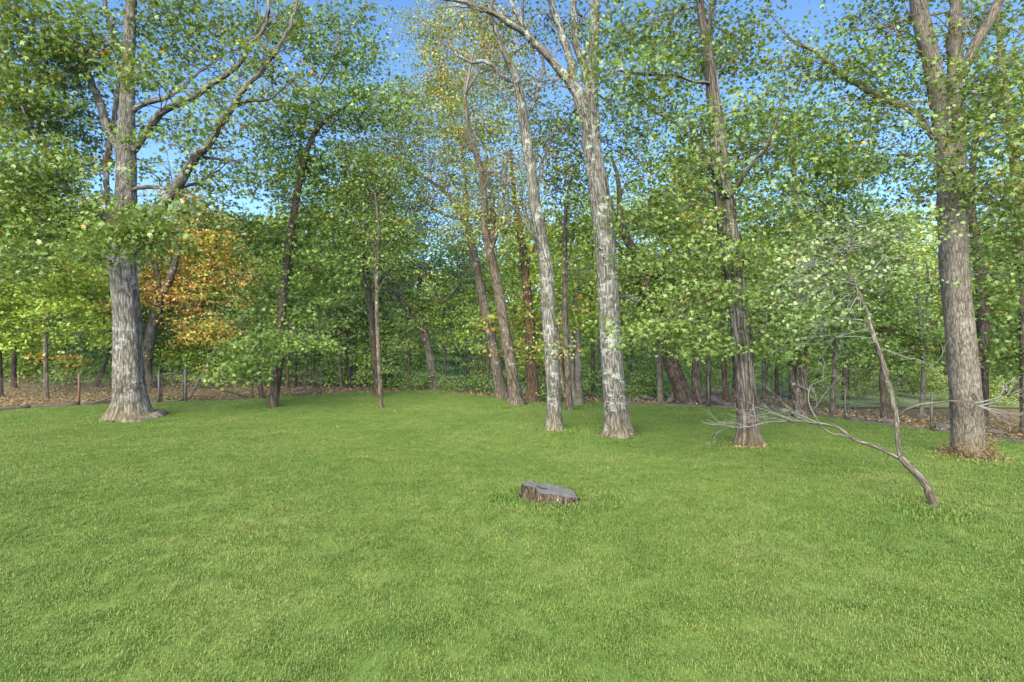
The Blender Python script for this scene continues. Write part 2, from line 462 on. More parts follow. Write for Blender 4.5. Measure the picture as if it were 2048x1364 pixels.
# woodland floor material: brown leaf litter, tan dry grass, green moss
m, nt, out = nodes('woodland_floor')
geo = N(nt, 'ShaderNodeNewGeometry')
n1 = N(nt, 'ShaderNodeTexNoise'); n1.inputs['Scale'].default_value = .45; n1.inputs['Detail'].default_value = 5
n2 = N(nt, 'ShaderNodeTexNoise'); n2.inputs['Scale'].default_value = 14; n2.inputs['Detail'].default_value = 6; n2.inputs['Roughness'].default_value = .75
for n in (n1, n2): nt.links.new(geo.outputs['Position'], n.inputs['Vector'])
r1 = ramp(nt, [(.3, (.070, .043, .018)), (.5, (.135, .088, .036)), (.7, (.20, .140, .062))], n2.outputs['Fac'])
r2 = ramp(nt, [(.46, (0, 0, 0)), (.66, (1, 1, 1))], n1.outputs['Fac'])
col = mixc(nt, r1.outputs[0], (.070, .092, .022), r2.outputs[0])
pb = N(nt, 'ShaderNodeBsdfPrincipled'); pb.inputs['Roughness'].default_value = 1; pb.inputs['Specular IOR Level'].default_value = .1
nt.links.new(col, pb.inputs['Base Color'])
bp = N(nt, 'ShaderNodeBump'); bp.inputs['Strength'].default_value = .8; bp.inputs['Distance'].default_value = .05
nt.links.new(n2.outputs['Fac'], bp.inputs['Height']); nt.links.new(bp.outputs[0], pb.inputs['Normal'])
nt.links.new(pb.outputs[0], out.inputs[0]); M['floor'] = m

# grass material: blade hue varies per blade, per patch and over the lawn (dry and lush spots)
def grass_mat(name, blade):
    m, nt, out = nodes(name)
    geo = N(nt, 'ShaderNodeNewGeometry')
    n1 = N(nt, 'ShaderNodeTexNoise'); n1.inputs['Scale'].default_value = .55; n1.inputs['Detail'].default_value = 4; n1.inputs['Roughness'].default_value = .6
    n2 = N(nt, 'ShaderNodeTexNoise'); n2.inputs['Scale'].default_value = 2.6; n2.inputs['Detail'].default_value = 5; n2.inputs['Roughness'].default_value = .65
    for n in (n1, n2): nt.links.new(geo.outputs['Position'], n.inputs['Vector'])
    c1 = ramp(nt, [(.28, (.090, .148, .030)), (.5, (.112, .168, .036)), (.74, (.144, .184, .050))], n1.outputs['Fac'])
    c2 = ramp(nt, [(.30, (.76, .82, .72)), (.52, (1, 1, 1)), (.74, (1.22, 1.10, 1.08))], n2.outputs['Fac'])
    col = mixc(nt, c1.outputs[0], c2.outputs[0], 1.0, 'MULTIPLY')
    if blade:
        at = N(nt, 'ShaderNodeAttribute', attribute_name='v')
        c3 = ramp(nt, [(0, (.60, .68, .58)), (.5, (1, 1, 1)), (.86, (1.32, 1.16, 1.05)), (.93, (1.5, 1.2, 1.4)), (1, (2.0, 1.45, 2.2))], at.outputs['Fac'])
        col = mixc(nt, col, c3.outputs[0], 1.0, 'MULTIPLY')
    else:
        col = mixc(nt, col, (.75, .72, .72), 1.0, 'MULTIPLY')
    pb = N(nt, 'ShaderNodeBsdfPrincipled'); pb.inputs['Roughness'].default_value = .55; pb.inputs['Specular IOR Level'].default_value = .18 if blade else .05
    nt.links.new(col, pb.inputs['Base Color'])
    if blade:
        tr = N(nt, 'ShaderNodeBsdfTranslucent')
        hs = N(nt, 'ShaderNodeHueSaturation'); hs.inputs['Value'].default_value = 1.5
        nt.links.new(col, hs.inputs['Color']); nt.links.new(hs.outputs[0], tr.inputs[0])
        mx = N(nt, 'ShaderNodeMixShader'); mx.inputs[0].default_value = .3
        nt.links.new(pb.outputs[0], mx.inputs[1]); nt.links.new(tr.outputs[0], mx.inputs[2]); nt.links.new(mx.outputs[0], out.inputs[0])
    else:
        nt.links.new(pb.outputs[0], out.inputs[0])
    return m
M['grass'] = grass_mat('grass_blades', True)
M['lawn'] = grass_mat('lawn_soil', False)
M['far_lawn'] = plain_mat('far_lawn', (.060, .085, .016), (.125, .145, .030), 1.4, 1.0)

gx = np.concatenate([np.linspace(-400, -42, 14), np.linspace(-40, 40, 161), np.linspace(42, 400, 14)])
gy = np.concatenate([np.linspace(-300, -14, 8), np.linspace(-12, 64, 153), np.linspace(70, 600, 20)])
sheet('ground', gx, gy, -0.02, M['floor'])

# lawn : polar sheet round the camera foot out to the fence and the woods
A_ = np.linspace(-math.pi, math.pi, 241); Rk = np.linspace(0.02, 1, 60) ** 0.9
LR = lawn_radius(A_); LR[-1] = LR[0]
X = np.sin(A_)[:, None] * LR[:, None] * Rk[None]; Y = np.cos(A_)[:, None] * LR[:, None] * Rk[None]
Z = gz(X, Y) + 0.012
V = np.stack([X, Y, Z], 2).reshape(-1, 3); m_ = len(Rk)
i = np.arange(len(A_) - 1)[:, None]; j = np.arange(m_ - 1)[None]
a = i * m_ + j; b = (i + 1) * m_ + j; c = (i + 1) * m_ + j + 1; d = i * m_ + j + 1
T = np.concatenate([np.stack([a, b, c], 2).reshape(-1, 3), np.stack([a, c, d], 2).reshape(-1, 3)])
tag(link('lawn', mesh_from('lawn', V, T), M['lawn']), kind='structure')

# a sunny neighbouring lawn glimpsed between the trunks on the right
sheet('far_lawn', np.linspace(12.5, 44, 33), np.linspace(20.5, 46, 27), 0.02, M['far_lawn'])

# grass blades
patches = bpy.data.collections.new('grass_patches')
for k in range(6):
    nb_ = 460
    S = 0.46
    p0 = np.stack([rng.uniform(-S / 2, S / 2, nb_), rng.uniform(-S / 2, S / 2, nb_), np.zeros(nb_)], 1)
    ang = rng.uniform(0, 6.283, nb_); ln = rng.uniform(.018, .044, nb_); w = rng.uniform(.0018, .0036, nb_)
    lean = rng.uniform(.15, 1.15, nb_)
    dr = np.stack([np.cos(ang), np.sin(ang), np.zeros(nb_)], 1); sd_ = np.stack([-np.sin(ang), np.cos(ang), np.zeros(nb_)], 1)
    mid = p0 + dr * (ln * .35 * lean)[:, None] + np.array([0, 0, 1]) * (ln * .62)[:, None]
    tip = p0 + dr * (ln * 1.0 * lean)[:, None] + np.array([0, 0, 1]) * (ln * (1.0 - .33 * lean))[:, None]
    V = np.stack([p0 - sd_ * w[:, None], p0 + sd_ * w[:, None], mid + sd_ * w[:, None] * .8, mid - sd_ * w[:, None] * .8, tip], 1).reshape(-1, 3)
    T = (np.array([(0, 1, 2), (0, 2, 3), (3, 2, 4)])[None] + (np.arange(nb_) * 5)[:, None, None]).reshape(-1, 3)
    vv = np.clip(rng.normal(.45, .24, nb_), 0, .9)
    dry = rng.uniform(0, 1, nb_) < .045; vv[dry] = rng.uniform(.93, 1, dry.sum())
    me = mesh_from('grass_patch', V, T, face_attr=np.repeat(vv, 3)); me.materials.append(M['grass'])
    patches.objects.link(bpy.data.objects.new('grass_patch', me))
# scatter points: dense near the camera, a little thinner and taller far away
pts, scs = [], []
for xx in np.arange(-27, 27, .22):
    for yy in np.arange(1.2, 25.5, .22):
        pts.append((xx, yy))
pts = np.array(pts) + rng.uniform(-.09, .09, (len(pts), 2))
an = np.arctan2(pts[:, 0], pts[:, 1]); rr = np.hypot(pts[:, 0], pts[:, 1])
lim = lawn_radius(an)
keep = (np.abs(an) < .86) & (rr < lim - .05)
pts = pts[keep]; rr = rr[keep]; lim = lim[keep]
far = np.clip((rr - 5) / 18, 0, 1)
scs = rng.uniform(.66, .98, len(pts)) * (1 + .25 * far + .55 * np.exp(-np.maximum(lim - rr, 0) / .5))
ex = []
for (fx, fy, fr, fn, fs) in [((1103 - 1024) / F * 7.62, 7.6, (.50, .36), 26, 1.35)] + [((px - 1024) / F * ground_hit(px, py), ground_hit(px, py), (w_, w_), 14, 1.45) for px, py, w_ in ((262, 838, .78), (1108, 862, .33), (1236, 872, .52), (1497, 892, .42), (1938, 914, .50), (545, 816, .3), (762, 818, .18), (1034, 811, .42), (1872, 1018, .16))]:
    for k in range(fn):
        a_ = rng.uniform(0, 6.283); ex.append((fx + math.cos(a_) * (fr[0] + .12), fy + math.sin(a_) * (fr[1] + .12), fs * rng.uniform(.8, 1.25)))
ex = np.array(ex); pts = np.vstack([pts, ex[:, :2]]); scs = np.concatenate([scs, ex[:, 2]])
gm = bpy.data.meshes.new('grass'); gm.vertices.add(len(pts))
gm.vertices.foreach_set('co', np.stack([pts[:, 0], pts[:, 1], gz(pts[:, 0], pts[:, 1]) + .008], 1).astype(np.float32).ravel())
at = gm.attributes.new('sc', 'FLOAT', 'POINT'); at.data.foreach_set('value', scs.astype(np.float32))
grass = tag(link('grass', gm, M['grass']), 'short green mown grass covering the whole lawn', 'grass', kind='stuff')
ng = bpy.data.node_groups.new('grass_scatter', 'GeometryNodeTree')
ng.interface.new_socket('Geometry', in_out='INPUT', socket_type='NodeSocketGeometry')
ng.interface.new_socket('Geometry', in_out='OUTPUT', socket_type='NodeSocketGeometry')
gi = ng.nodes.new('NodeGroupInput'); go = ng.nodes.new('NodeGroupOutput')
iop = ng.nodes.new('GeometryNodeInstanceOnPoints'); ci = ng.nodes.new('GeometryNodeCollectionInfo')
ci.inputs['Collection'].default_value = patches; ci.inputs['Separate Children'].default_value = True; ci.inputs['Reset Children'].default_value = True
rv = ng.nodes.new('FunctionNodeRandomValue'); rv.data_type = 'FLOAT_VECTOR'
rv.inputs[0].default_value = (-.05, -.05, 0); rv.inputs[1].default_value = (.05, .05, 6.283)
na = ng.nodes.new('GeometryNodeInputNamedAttribute'); na.data_type = 'FLOAT'; na.inputs[0].default_value = 'sc'
iop.inputs['Pick Instance'].default_value = True
ng.links.new(gi.outputs[0], iop.inputs['Points']); ng.links.new(ci.outputs[0], iop.inputs['Instance'])
ng.links.new(rv.outputs[0], iop.inputs['Rotation']); ng.links.new(na.outputs[0], iop.inputs['Scale'])
ng.links.new(iop.outputs[0], go.inputs[0])
grass.modifiers.new('scatter', 'NODES').node_group = ng

# ------------------------------------------------------------------ trees
def px_stem(st, d0, step=.10, k=1.0):
    """[(px, py, width_px, dd)] -> smooth points and radii in metres"""
    q = []
    for s in st:
        dd = s[3] if len(s) > 3 else 0.0
        p = P(s[0], s[1], d0 + dd)
        q.append([*p, k * s[2] / 2 / F * (d0 + dd) * math.cos(math.atan((s[0] - 1024) / F))])
    q = catmull(q, step)
    return q[:, :3], np.maximum(q[:, 3], .004)

def blob3(b, d0, kind, size):
    px, py, rx, ry, cov, dd = b[:6]
    au = b[6] if len(b) > 6 else None; bias = b[7] if len(b) > 7 else 0.0
    d = d0 + dd
    if py < -40: cov *= .45
    c = P(px, py, d)
    RX, RZ = rx / F * d, ry / F * d
    area = TM[kind][2] * (size * F / d) ** 2 * .62
    nl = cov * math.pi * rx * ry / area
    return (c, (RX, max(.5, .75 * RX), RZ), nl, au, bias)

def fan(mb, r, p, dirv, length, rad, depth, up=0.0, spread=.5, tips=None):
    n = max(4, int(length / .10))
    pts_ = [np.array(p, float)]; dv = unit(np.array(dirv, float))
    for k in range(n):
        dv = unit(dv + r.normal(0, .16, 3) + np.array([0, 0, up * .10]))
        pts_.append(pts_[-1] + dv * length / n)
    pts_ = np.array(pts_)
    mb.add(*tube(pts_, np.linspace(rad, max(.0022, rad * .4), len(pts_)), 5 if depth > 1 else 4))
    if tips is not None and depth <= 1: tips.append(pts_[-1])
    if depth > 0:
        for _ in range(r.integers(2, 5)):
            f = r.integers(len(pts_) // 3, len(pts_))
            fan(mb, r, pts_[f], unit(dv + r.normal(0, spread, 3)), length * r.uniform(.4, .75), rad * .55, depth - 1, up, spread, tips)

def tree(name, label, base, trunk, limbs, blobs, bark, leafm, kind='maple', size=.15, sides=26, ridge=.06, flare=.5, seed=1, autumn=.03,
         cat='tree', group=None, d=None, per=9, spray=.36, flare_h=.3, twig='twig', tilt=.9, dens=1.0):
    r = np.random.default_rng(seed)
    d0 = d if d is not None else ground_hit(*base)
    p0 = P(base[0], base[1], d0)
    p0[2] = float(gz(p0[0], p0[1])) if d is None else p0[2]
    root = thing(name, p0, label, cat, group)
    tp, tr = px_stem(trunk, d0)
    # sink the foot into the soil
    foot = tp[0].copy(); foot[2] -= .18
    tp = np.vstack([foot, tp]); tr = np.concatenate([[tr[0]], tr])
    tp[2:] += (np.sin(np.arange(len(tp) - 2) * .13 + seed)[:, None] * tr[2:, None] * .06) * np.array([1, .6, 0])
    mb = MB(); mb.add(*tube(tp, tr, sides, ridge, flare, seed, flare_h=flare_h))
    link('trunk', mb.mesh('trunk', p0), M[bark], root)
    sk = [tp[len(tp) // 4:]]
    fine = MB()
    for k, lb in enumerate(limbs):
        lp, lr = px_stem(lb, d0, k=.82 if seed == 11 else .95)
        # root the limb inside the stem it grows from
        host = np.vstack([tp] + sk[1:]); j0 = int(np.argmin(np.linalg.norm(host - lp[0], axis=1)))
        hp = host[j0] - np.array([0, 0, 1.2 * lr[0]]) * (1 if lp[min(4, len(lp) - 1)][2] > lp[0][2] else .2)
        ss = np.linspace(0, 1, 4, endpoint=False)[:, None]
        lp = np.vstack([hp * (1 - ss) + lp[0] * ss, lp]); lr = np.concatenate([np.full(4, lr[0]), lr])
        jit = np.cumsum(r.normal(0, .017, lp.shape), axis=0); jit -= np.linspace(0, 1, len(lp))[:, None] * jit[-1]
        kn = np.interp(np.arange(len(lp)), np.arange(0, len(lp) + 6, 6), r.normal(0, 1, len(np.arange(0, len(lp) + 6, 6))))
        lp = lp + jit * np.linspace(0, 1, len(lp))[:, None] ** .5 + (kn * lr * .22)[:, None] * np.array([.7, .3, .7])
        lr = lr * (1 + .06 * np.interp(np.arange(len(lp)), np.arange(0, len(lp) + 4, 4), r.normal(0, 1, len(np.arange(0, len(lp) + 4, 4)))))
        mb = MB(); mb.add(*tube(lp, lr, max(8, sides // 2), ridge * .8, 0, seed + k + 5, arc0=4.0 + k))
        link('limb', mb.mesh('limb', p0), M[bark], root)
        sk.append(lp)
        L = np.linalg.norm(np.diff(lp, axis=0), axis=1).sum()
        for q in range(int(L / .65)):
            f = int(r.uniform(.25, 1.0) * (len(lp) - 2)); tn = unit(lp[f + 1] - lp[f])
            fan(fine, r, lp[f], unit(tn + r.normal(0, .6, 3) + np.array([0, 0, .15])), r.uniform(.5, 1.2), min(lr[f] * .5, .018), 1, .1, .5)
    n_t = len(tp)
    for q in range(10 if blobs else 0):
        f = int(r.uniform(.5, .98) * (n_t - 2)); tn = unit(tp[f + 1] - tp[f])
        fan(fine, r, tp[f], unit(tn * .5 + r.normal(0, .7, 3) * np.array([1, 1, .3])), r.uniform(.6, 1.4), min(tr[f] * .35, .018), 1, .2, .5)
    if not blobs and fine.V: tag(link('branches', fine.mesh('branches', p0), M[twig], root), kind='stuff')
    skel = np.vstack(sk)
    if blobs:
        size *= .74
        bl = [blob3(b, d0, kind, size) for b in blobs]
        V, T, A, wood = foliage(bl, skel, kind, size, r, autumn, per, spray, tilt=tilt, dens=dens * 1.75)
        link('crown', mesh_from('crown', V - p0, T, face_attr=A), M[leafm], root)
        for q in range(len(fine.V)): wood.V.append(fine.V[q]); wood.T.append(fine.T[q] + wood.n); wood.A.append(fine.A[q])
        if wood.V: tag(link('branches', wood.mesh('branches', p0), M[twig], root), kind='stuff')
    return root

# big grey tree on the left
tree('maple_tree', 'massive grey lichened tree with flared roots standing by the gate on the left', (262, 838),
     [(262, 838, 88), (262, 800, 72), (258, 760, 66), (254, 680, 60), (251, 600, 57), (248, 540, 56), (247, 480, 55), (250, 430, 52), (250, 380, 44), (252, 320, 42), (254, 260, 36), (256, 190, 31), (257, 120, 28), (260, 50, 24), (264, -60, 20), (262, -220, 10)],
     [[(268, 300, 22, 0), (300, 255, 22, -.2), (330, 218, 21, -.4), (375, 197, 17, -.6), (420, 170, 15, -.8), (465, 138, 13, -1), (500, 95, 11, -1.1), (528, 50, 9, -1.2), (540, -20, 5, -1.3)],
      [(268, 220, 16, 0), (295, 205, 15, .3), (340, 195, 13, .6), (365, 180, 10, .8), (395, 150, 8, 1), (430, 125, 6, 1.2)],
      [(268, 500, 30, -.05), (298, 450, 30, -.3), (330, 402, 30, -.5), (362, 362, 27, -.6), (392, 318, 24, -.7), (430, 280, 19, -.8), (462, 225, 17, -.9), (505, 165, 14, -.9), (548, 110, 11, -.8), (590, 40, 9, -.7), (606, -40, 5, -.6)],
      [(276, 376, 12, -.1), (310, 374, 11, -.2), (345, 380, 11, -.4)],
      [(236, 470, 24, -.1), (205, 432, 21, -.4), (170, 400, 17, -.7), (135, 375, 15, -.9), (105, 335, 13, -1), (82, 295, 12, -1.1), (60, 245, 12, -1.2), (42, 205, 10, -1.2), (20, 165, 9, -1.3), (-30, 130, 6, -1.3)],
      [(236, 300, 20, 0), (218, 262, 22, .2), (208, 220, 21, .3), (196, 185, 19, .4), (175, 140, 15, .5), (152, 100, 12, .6), (122, 55, 9, .7), (95, 10, 6, .8)],
      [(224, 440, 14, .3), (214, 380, 14, .4), (212, 320, 15, .4), (216, 280, 16, .4), (225, 225, 14, .4), (233, 170, 12, .3), (236, 130, 9, .3)],
      [(248, 100, 16, .1), (232, 80, 15, .2), (216, 45, 13, .4), (206, 0, 11, .5), (196, -80, 6, .6)],
      [(402, 312, 9, -.6), (440, 318, 7, -.4), (480, 325, 5, -.2)], [(470, 212, 9, -.9), (500, 200, 8, -.6), (540, 192, 7, -.4), (590, 155, 5, -.2)],
      [(352, 378, 10, -.4), (400, 362, 8, -.2), (440, 340, 6, .1)], [(62, 250, 7, -1.2), (40, 260, 5, -1.3), (10, 300, 4, -1.3)]],
     [(60, 60, 110, 70, 1.5, -1), (40, 180, 90, 80, 1.3, -1), (140, 230, 80, 70, 1.0, .5), (60, 330, 90, 60, 1.5, -1.5), (150, 330, 70, 50, .8, 0), (70, 420, 100, 60, 1.6, -1),
      (185, 490, 65, 45, 1.3, -1.8), (285, 425, 60, 26, 1.5, -2.2), (255, 462, 60, 28, 1.7, -2.4), (300, 470, 50, 24, 1.3, -2.2), (200, 90, 80, 70, .9, .4), (330, 60, 90, 70, .75, 1), (275, 130, 40, 34, 1.0, -1.5), (245, 165, 30, 20, .8, -1.5),
      (440, 50, 100, 60, .6, 1.5), (560, 40, 80, 50, .6, 2), (400, 260, 80, 50, .32, 1), (480, 330, 90, 45, .5, 1), (400, 430, 60, 35, .8, .5), (330, 265, 60, 40, .4, 1),
      (520, 240, 70, 60, .45, 2), (110, 140, 70, 60, 1.0, .5), (20, 520, 70, 50, 1.4, 0), (370, 130, 60, 40, .4, 1.2), (480, 160, 60, 40, .35, 1.4), (340, 330, 60, 30, .3, 1.0), (60, 260, 80, 40, 1.0, -.6),
      (430, 200, 70, 50, .55, -1.2), (360, 290, 60, 36, .5, -1.2), (520, 120, 60, 50, .6, -1), (330, 150, 50, 40, .5, -1.2), (252, 250, 30, 20, .8, -1.2), (258, 330, 40, 16, .6, -1.2), (580, 170, 60, 50, .6, 1), (430, 380, 60, 30, .6, 0), (160, 410, 60, 30, .7, -1.4), (-80, 200, 90, 200, .9, 0), (260, -120, 220, 90, .6, 0), (0, -110, 160, 90, .7, -1), (500, -120, 140, 80, .5, 1)],
     'bark_grey', 'leaf_maple', 'maple', .150, 48, .07, .62, 11, .025, flare_h=.28)

# slim dark maple right of the gate
tree('maple_tree', 'slim dark leaning maple with low leafy boughs just right of the gate', (545, 816),
     [(545, 816, 22), (552, 770, 19), (558, 710, 18), (564, 620, 17), (570, 560, 17), (580, 480, 16), (590, 410, 15), (605, 340, 12), (625, 275, 10), (660, 232, 8), (705, 205, 5), (760, 172, 2.5)],
     [[(604, 345, 7, 0), (600, 290, 6, .2), (612, 230, 5, .3), (640, 170, 4, .4), (680, 100, 3, .5)], [(570, 640, 5, -.2), (610, 690, 4, -.8), (640, 670, 3, -1)], [(562, 690, 5, -.2), (530, 720, 4, -.8), (480, 740, 3, -1)]],
     [(590, 680, 80, 20, 1.2, -1), (505, 690, 46, 22, 1.0, -1.1), (530, 716, 60, 14, 1.2, -1.2), (478, 742, 46, 20, 1.4, -1.2), (640, 690, 40, 14, .9, -1), (555, 662, 34, 12, .9, -1), (600, 620, 70, 36, .7, .4), (520, 580, 60, 45, 1.1, .5), (630, 540, 80, 60, 1.1, .5), (530, 470, 80, 55, 1.0, .6),
      (640, 440, 90, 70, .9, .6), (600, 340, 90, 60, .9, .4), (700, 340, 80, 60, .8, .8), (640, 235, 100, 55, .9, .2), (740, 205, 90, 50, .9, .2), (690, 120, 90, 60, .8, 1), (630, 50, 80, 50, .7, 1), (560, 280, 50, 50, .6, .5), (720, 40, 40, 40, .5, 1.2), (640, -70, 140, 60, .5, 1)],
     'bark_dark', 'leaf_deep', 'maple', .15, 18, .05, .4, 12, .004, flare_h=.15)
tree('maple_sapling', 'short dark sapling trunk hidden under the low maple boughs by the fence post', (524, 799),
     [(524, 799, 13), (520, 770, 10), (516, 735, 9), (518, 680, 7), (510, 600, 5)], [], [(490, 640, 44, 34, .8, .4), (474, 695, 40, 26, 1.0, 0)], 'bark_dark', 'leaf_deep', 'maple', .14, 12, .04, .3, 13, flare_h=.1)

# thin pale trunk and the dark one beside it
tree('oak_tree', 'thin straight pale trunk like a pole in the middle of the lawn edge', (762, 818),
     [(762, 818, 10), (760, 770, 9), (757, 700, 8.5), (754, 620, 8), (754, 540, 7.5), (757, 460, 6.5), (752, 400, 5), (745, 340, 4)], [], [(760, 450, 60, 50, 1.0, .3), (730, 390, 60, 45, 1.0, .3), (770, 350, 60, 40, .8, .3), (770, 520, 40, 26, .8, -.2), (740, 330, 50, 40, .7, .3)],
     'bark_mid', 'leaf_maple', 'oak', .13, 12, .04, .2, 14, flare_h=.1)
tree('oak_tree', 'dark straight tree close behind the thin pale trunk', (757, 794),
     [(757, 794, 15), (750, 720, 13), (744, 650, 12.5), (736, 580, 12), (728, 500, 10), (722, 440, 9), (705, 370, 7), (690, 300, 5)],
     [[(738, 590, 5, 0), (760, 560, 4, .2), (800, 520, 3, .4)], [(722, 440, 6, 0), (745, 400, 5, .3), (780, 370, 4, .5)]],
     [(720, 500, 75, 60, .9, .6), (690, 410, 70, 55, .8, .6), (790, 480, 70, 55, .7, 1), (745, 400, 70, 55, .8, .8), (700, 575, 60, 45, .9, .8), (790, 390, 60, 40, .6, 1)],
     'bark_dark', 'leaf_far', 'oak', .14, 14, .05, .3, 15, flare_h=.15)

# the leaning pair
tree('oak_tree', 'left trunk of the pair leaning left at the centre back of the lawn', (1004, 797),
     [(1004, 797, 27), (994, 740, 21), (985, 690, 20), (972, 630, 18.5), (960, 570, 17), (948, 510, 16), (936, 455, 13), (905, 400, 10), (865, 365, 7), (815, 335, 5)],
     [[(950, 520, 9, 0), (935, 470, 8, .4), (930, 400, 7, .6), (925, 330, 6, .8), (910, 250, 5, 1), (880, 180, 4, 1.2)], [(930, 440, 6, 0), (880, 425, 5, .4), (830, 385, 4, .6)]],
     [(850, 250, 100, 70, 1.0, 1), (780, 320, 80, 50, 1.0, 1), (890, 365, 100, 60, .95, 1), (820, 430, 75, 45, 1.0, 1), (890, 150, 80, 70, .9, 1.5), (860, 60, 60, 50, .8, 2), (800, 190, 50, 50, .5, 1.5), (720, 290, 60, 40, .6, 1.5), (930, 470, 60, 40, .5, 1), (870, -60, 90, 60, .4, 2)],
     'bark_mid', 'leaf_olive', 'oak', .125, 20, .06, .5, 16, .05, flare_h=.2)
tree('oak_tree', 'right trunk of the leaning pair with lichen at the centre back of the lawn', (1034, 811),
     [(1034, 811, 30), (1026, 760, 25), (1018, 710, 23), (1006, 640, 22), (995, 570, 20), (982, 510, 19), (970, 460, 15), (968, 400, 12), (960, 330, 10), (940, 270, 7), (930, 190, 5)],
     [[(978, 500, 12, 0), (985, 440, 11, .3), (982, 380, 9, .5), (960, 320, 6, .6), (930, 270, 5, .7)], [(982, 505, 10, 0), (1000, 440, 8, -.2), (1010, 370, 7, -.3), (1012, 300, 5, -.4)]],
     [(950, 260, 80, 80, .9, 1.5), (980, 350, 60, 60, .85, 1), (950, 430, 70, 55, .9, 1), (1000, 150, 55, 60, .75, 1.5), (940, 40, 65, 45, .7, 2), (1010, 440, 45, 50, .6, .6), (930, 150, 50, 60, .5, 1.8, .15), (1000, 90, 26, 26, 1.0, .6, .8), (960, -60, 90, 60, .4, 2)],
     'bark_mid', 'leaf_olive', 'oak', .125, 20, .06, .5, 17, .07, flare_h=.2)
tree('maple_tree', 'reddish brown trunk with orange leaves behind the leaning pair', (1068, 803),
     [(1068, 803, 28), (1063, 740, 22), (1060, 680, 20), (1056, 600, 18), (1048, 520, 16), (1038, 450, 13), (1028, 380, 9), (1020, 300, 6)], [[(1050, 540, 7, 0), (1075, 480, 6, .3), (1090, 420, 4, .5)]],
     [(1040, 430, 45, 55, .7, .5), (1052, 540, 55, 60, 1.0, .5, .15), (1030, 640, 45, 45, .9, .3, .35), (1075, 650, 40, 45, .9, .4, .2), (1060, 700, 40, 25, .8, -.3, .4), (1030, 330, 45, 45, .5, .5)],
     'bark_red', 'leaf_bright', 'maple', .14, 16, .05, .5, 18, .12, flare_h=.2)

# pale lichen trunk
tree('oak_tree', 'slender pale lichen spotted trunk left of the big forked one', (1108, 862),
     [(1108, 862, 34), (1108, 820, 30), (1105, 760, 28), (1102, 700, 28), (1098, 640, 27), (1096, 590, 27), (1094, 545, 26), (1086, 500, 25), (1078, 455, 24), (1068, 400, 22), (1062, 340, 21), (1053, 280, 20), (1042, 200, 18), (1030, 150, 15), (1008, 105, 12), (988, 50, 9), (970, -40, 6)],
     [[(1090, 520, 7, 0), (1065, 470, 6, -.3), (1040, 430, 5, -.5), (1015, 405, 3, -.7)], [(1048, 240, 9, 0), (1070, 200, 8, .3), (1085, 150, 6, .5), (1090, 90, 4, .6)], [(1102, 725, 5, -.1), (1122, 705, 4, -.4), (1150, 680, 3, -.7)], [(1035, 165, 9, 0), (1010, 150, 8, .2), (970, 120, 7, .3), (930, 118, 6, .5), (900, 90, 4, .6)], [(1066, 390, 6, 0), (1085, 340, 5, .3), (1110, 300, 3, .6)]],
     [(1010, 60, 60, 55, .6, 1), (1070, 200, 55, 70, .7, 1.5), (1095, 300, 50, 70, .8, 1.5), (1120, 380, 50, 50, .8, 2), (975, 30, 50, 40, .5, 1), (1130, 690, 34, 20, .5, -.7, .3), (1010, 430, 40, 40, .5, 1), (980, -80, 90, 60, .4, 0)],
     'bark_lichen', 'leaf_olive', 'oak', .12, 30, .07, .40, 19, .06, flare_h=.16)
tree('maple_tree', 'thin dark stem between the two pale lichen trunks', (1138, 822),
     [(1138, 822, 14), (1136, 760, 12), (1132, 690, 11), (1130, 620, 10.5), (1130, 540, 10), (1130, 470, 9), (1134, 400, 7), (1150, 330, 5)], [[(1136, 815, 8, .1), (1128, 770, 8, .2), (1120, 700, 7, .3), (1122, 620, 5, .4)]],
     [(1140, 430, 55, 50, .8, .6), (1150, 540, 45, 50, 1.0, .8), (1150, 620, 45, 45, 1.1, .8, .1), (1120, 480, 40, 40, .8, .8), (1165, 360, 45, 50, .6, 1)],
     'bark_mid', 'leaf_bright', 'maple', .14, 14, .05, .35, 20, .05, flare_h=.15)

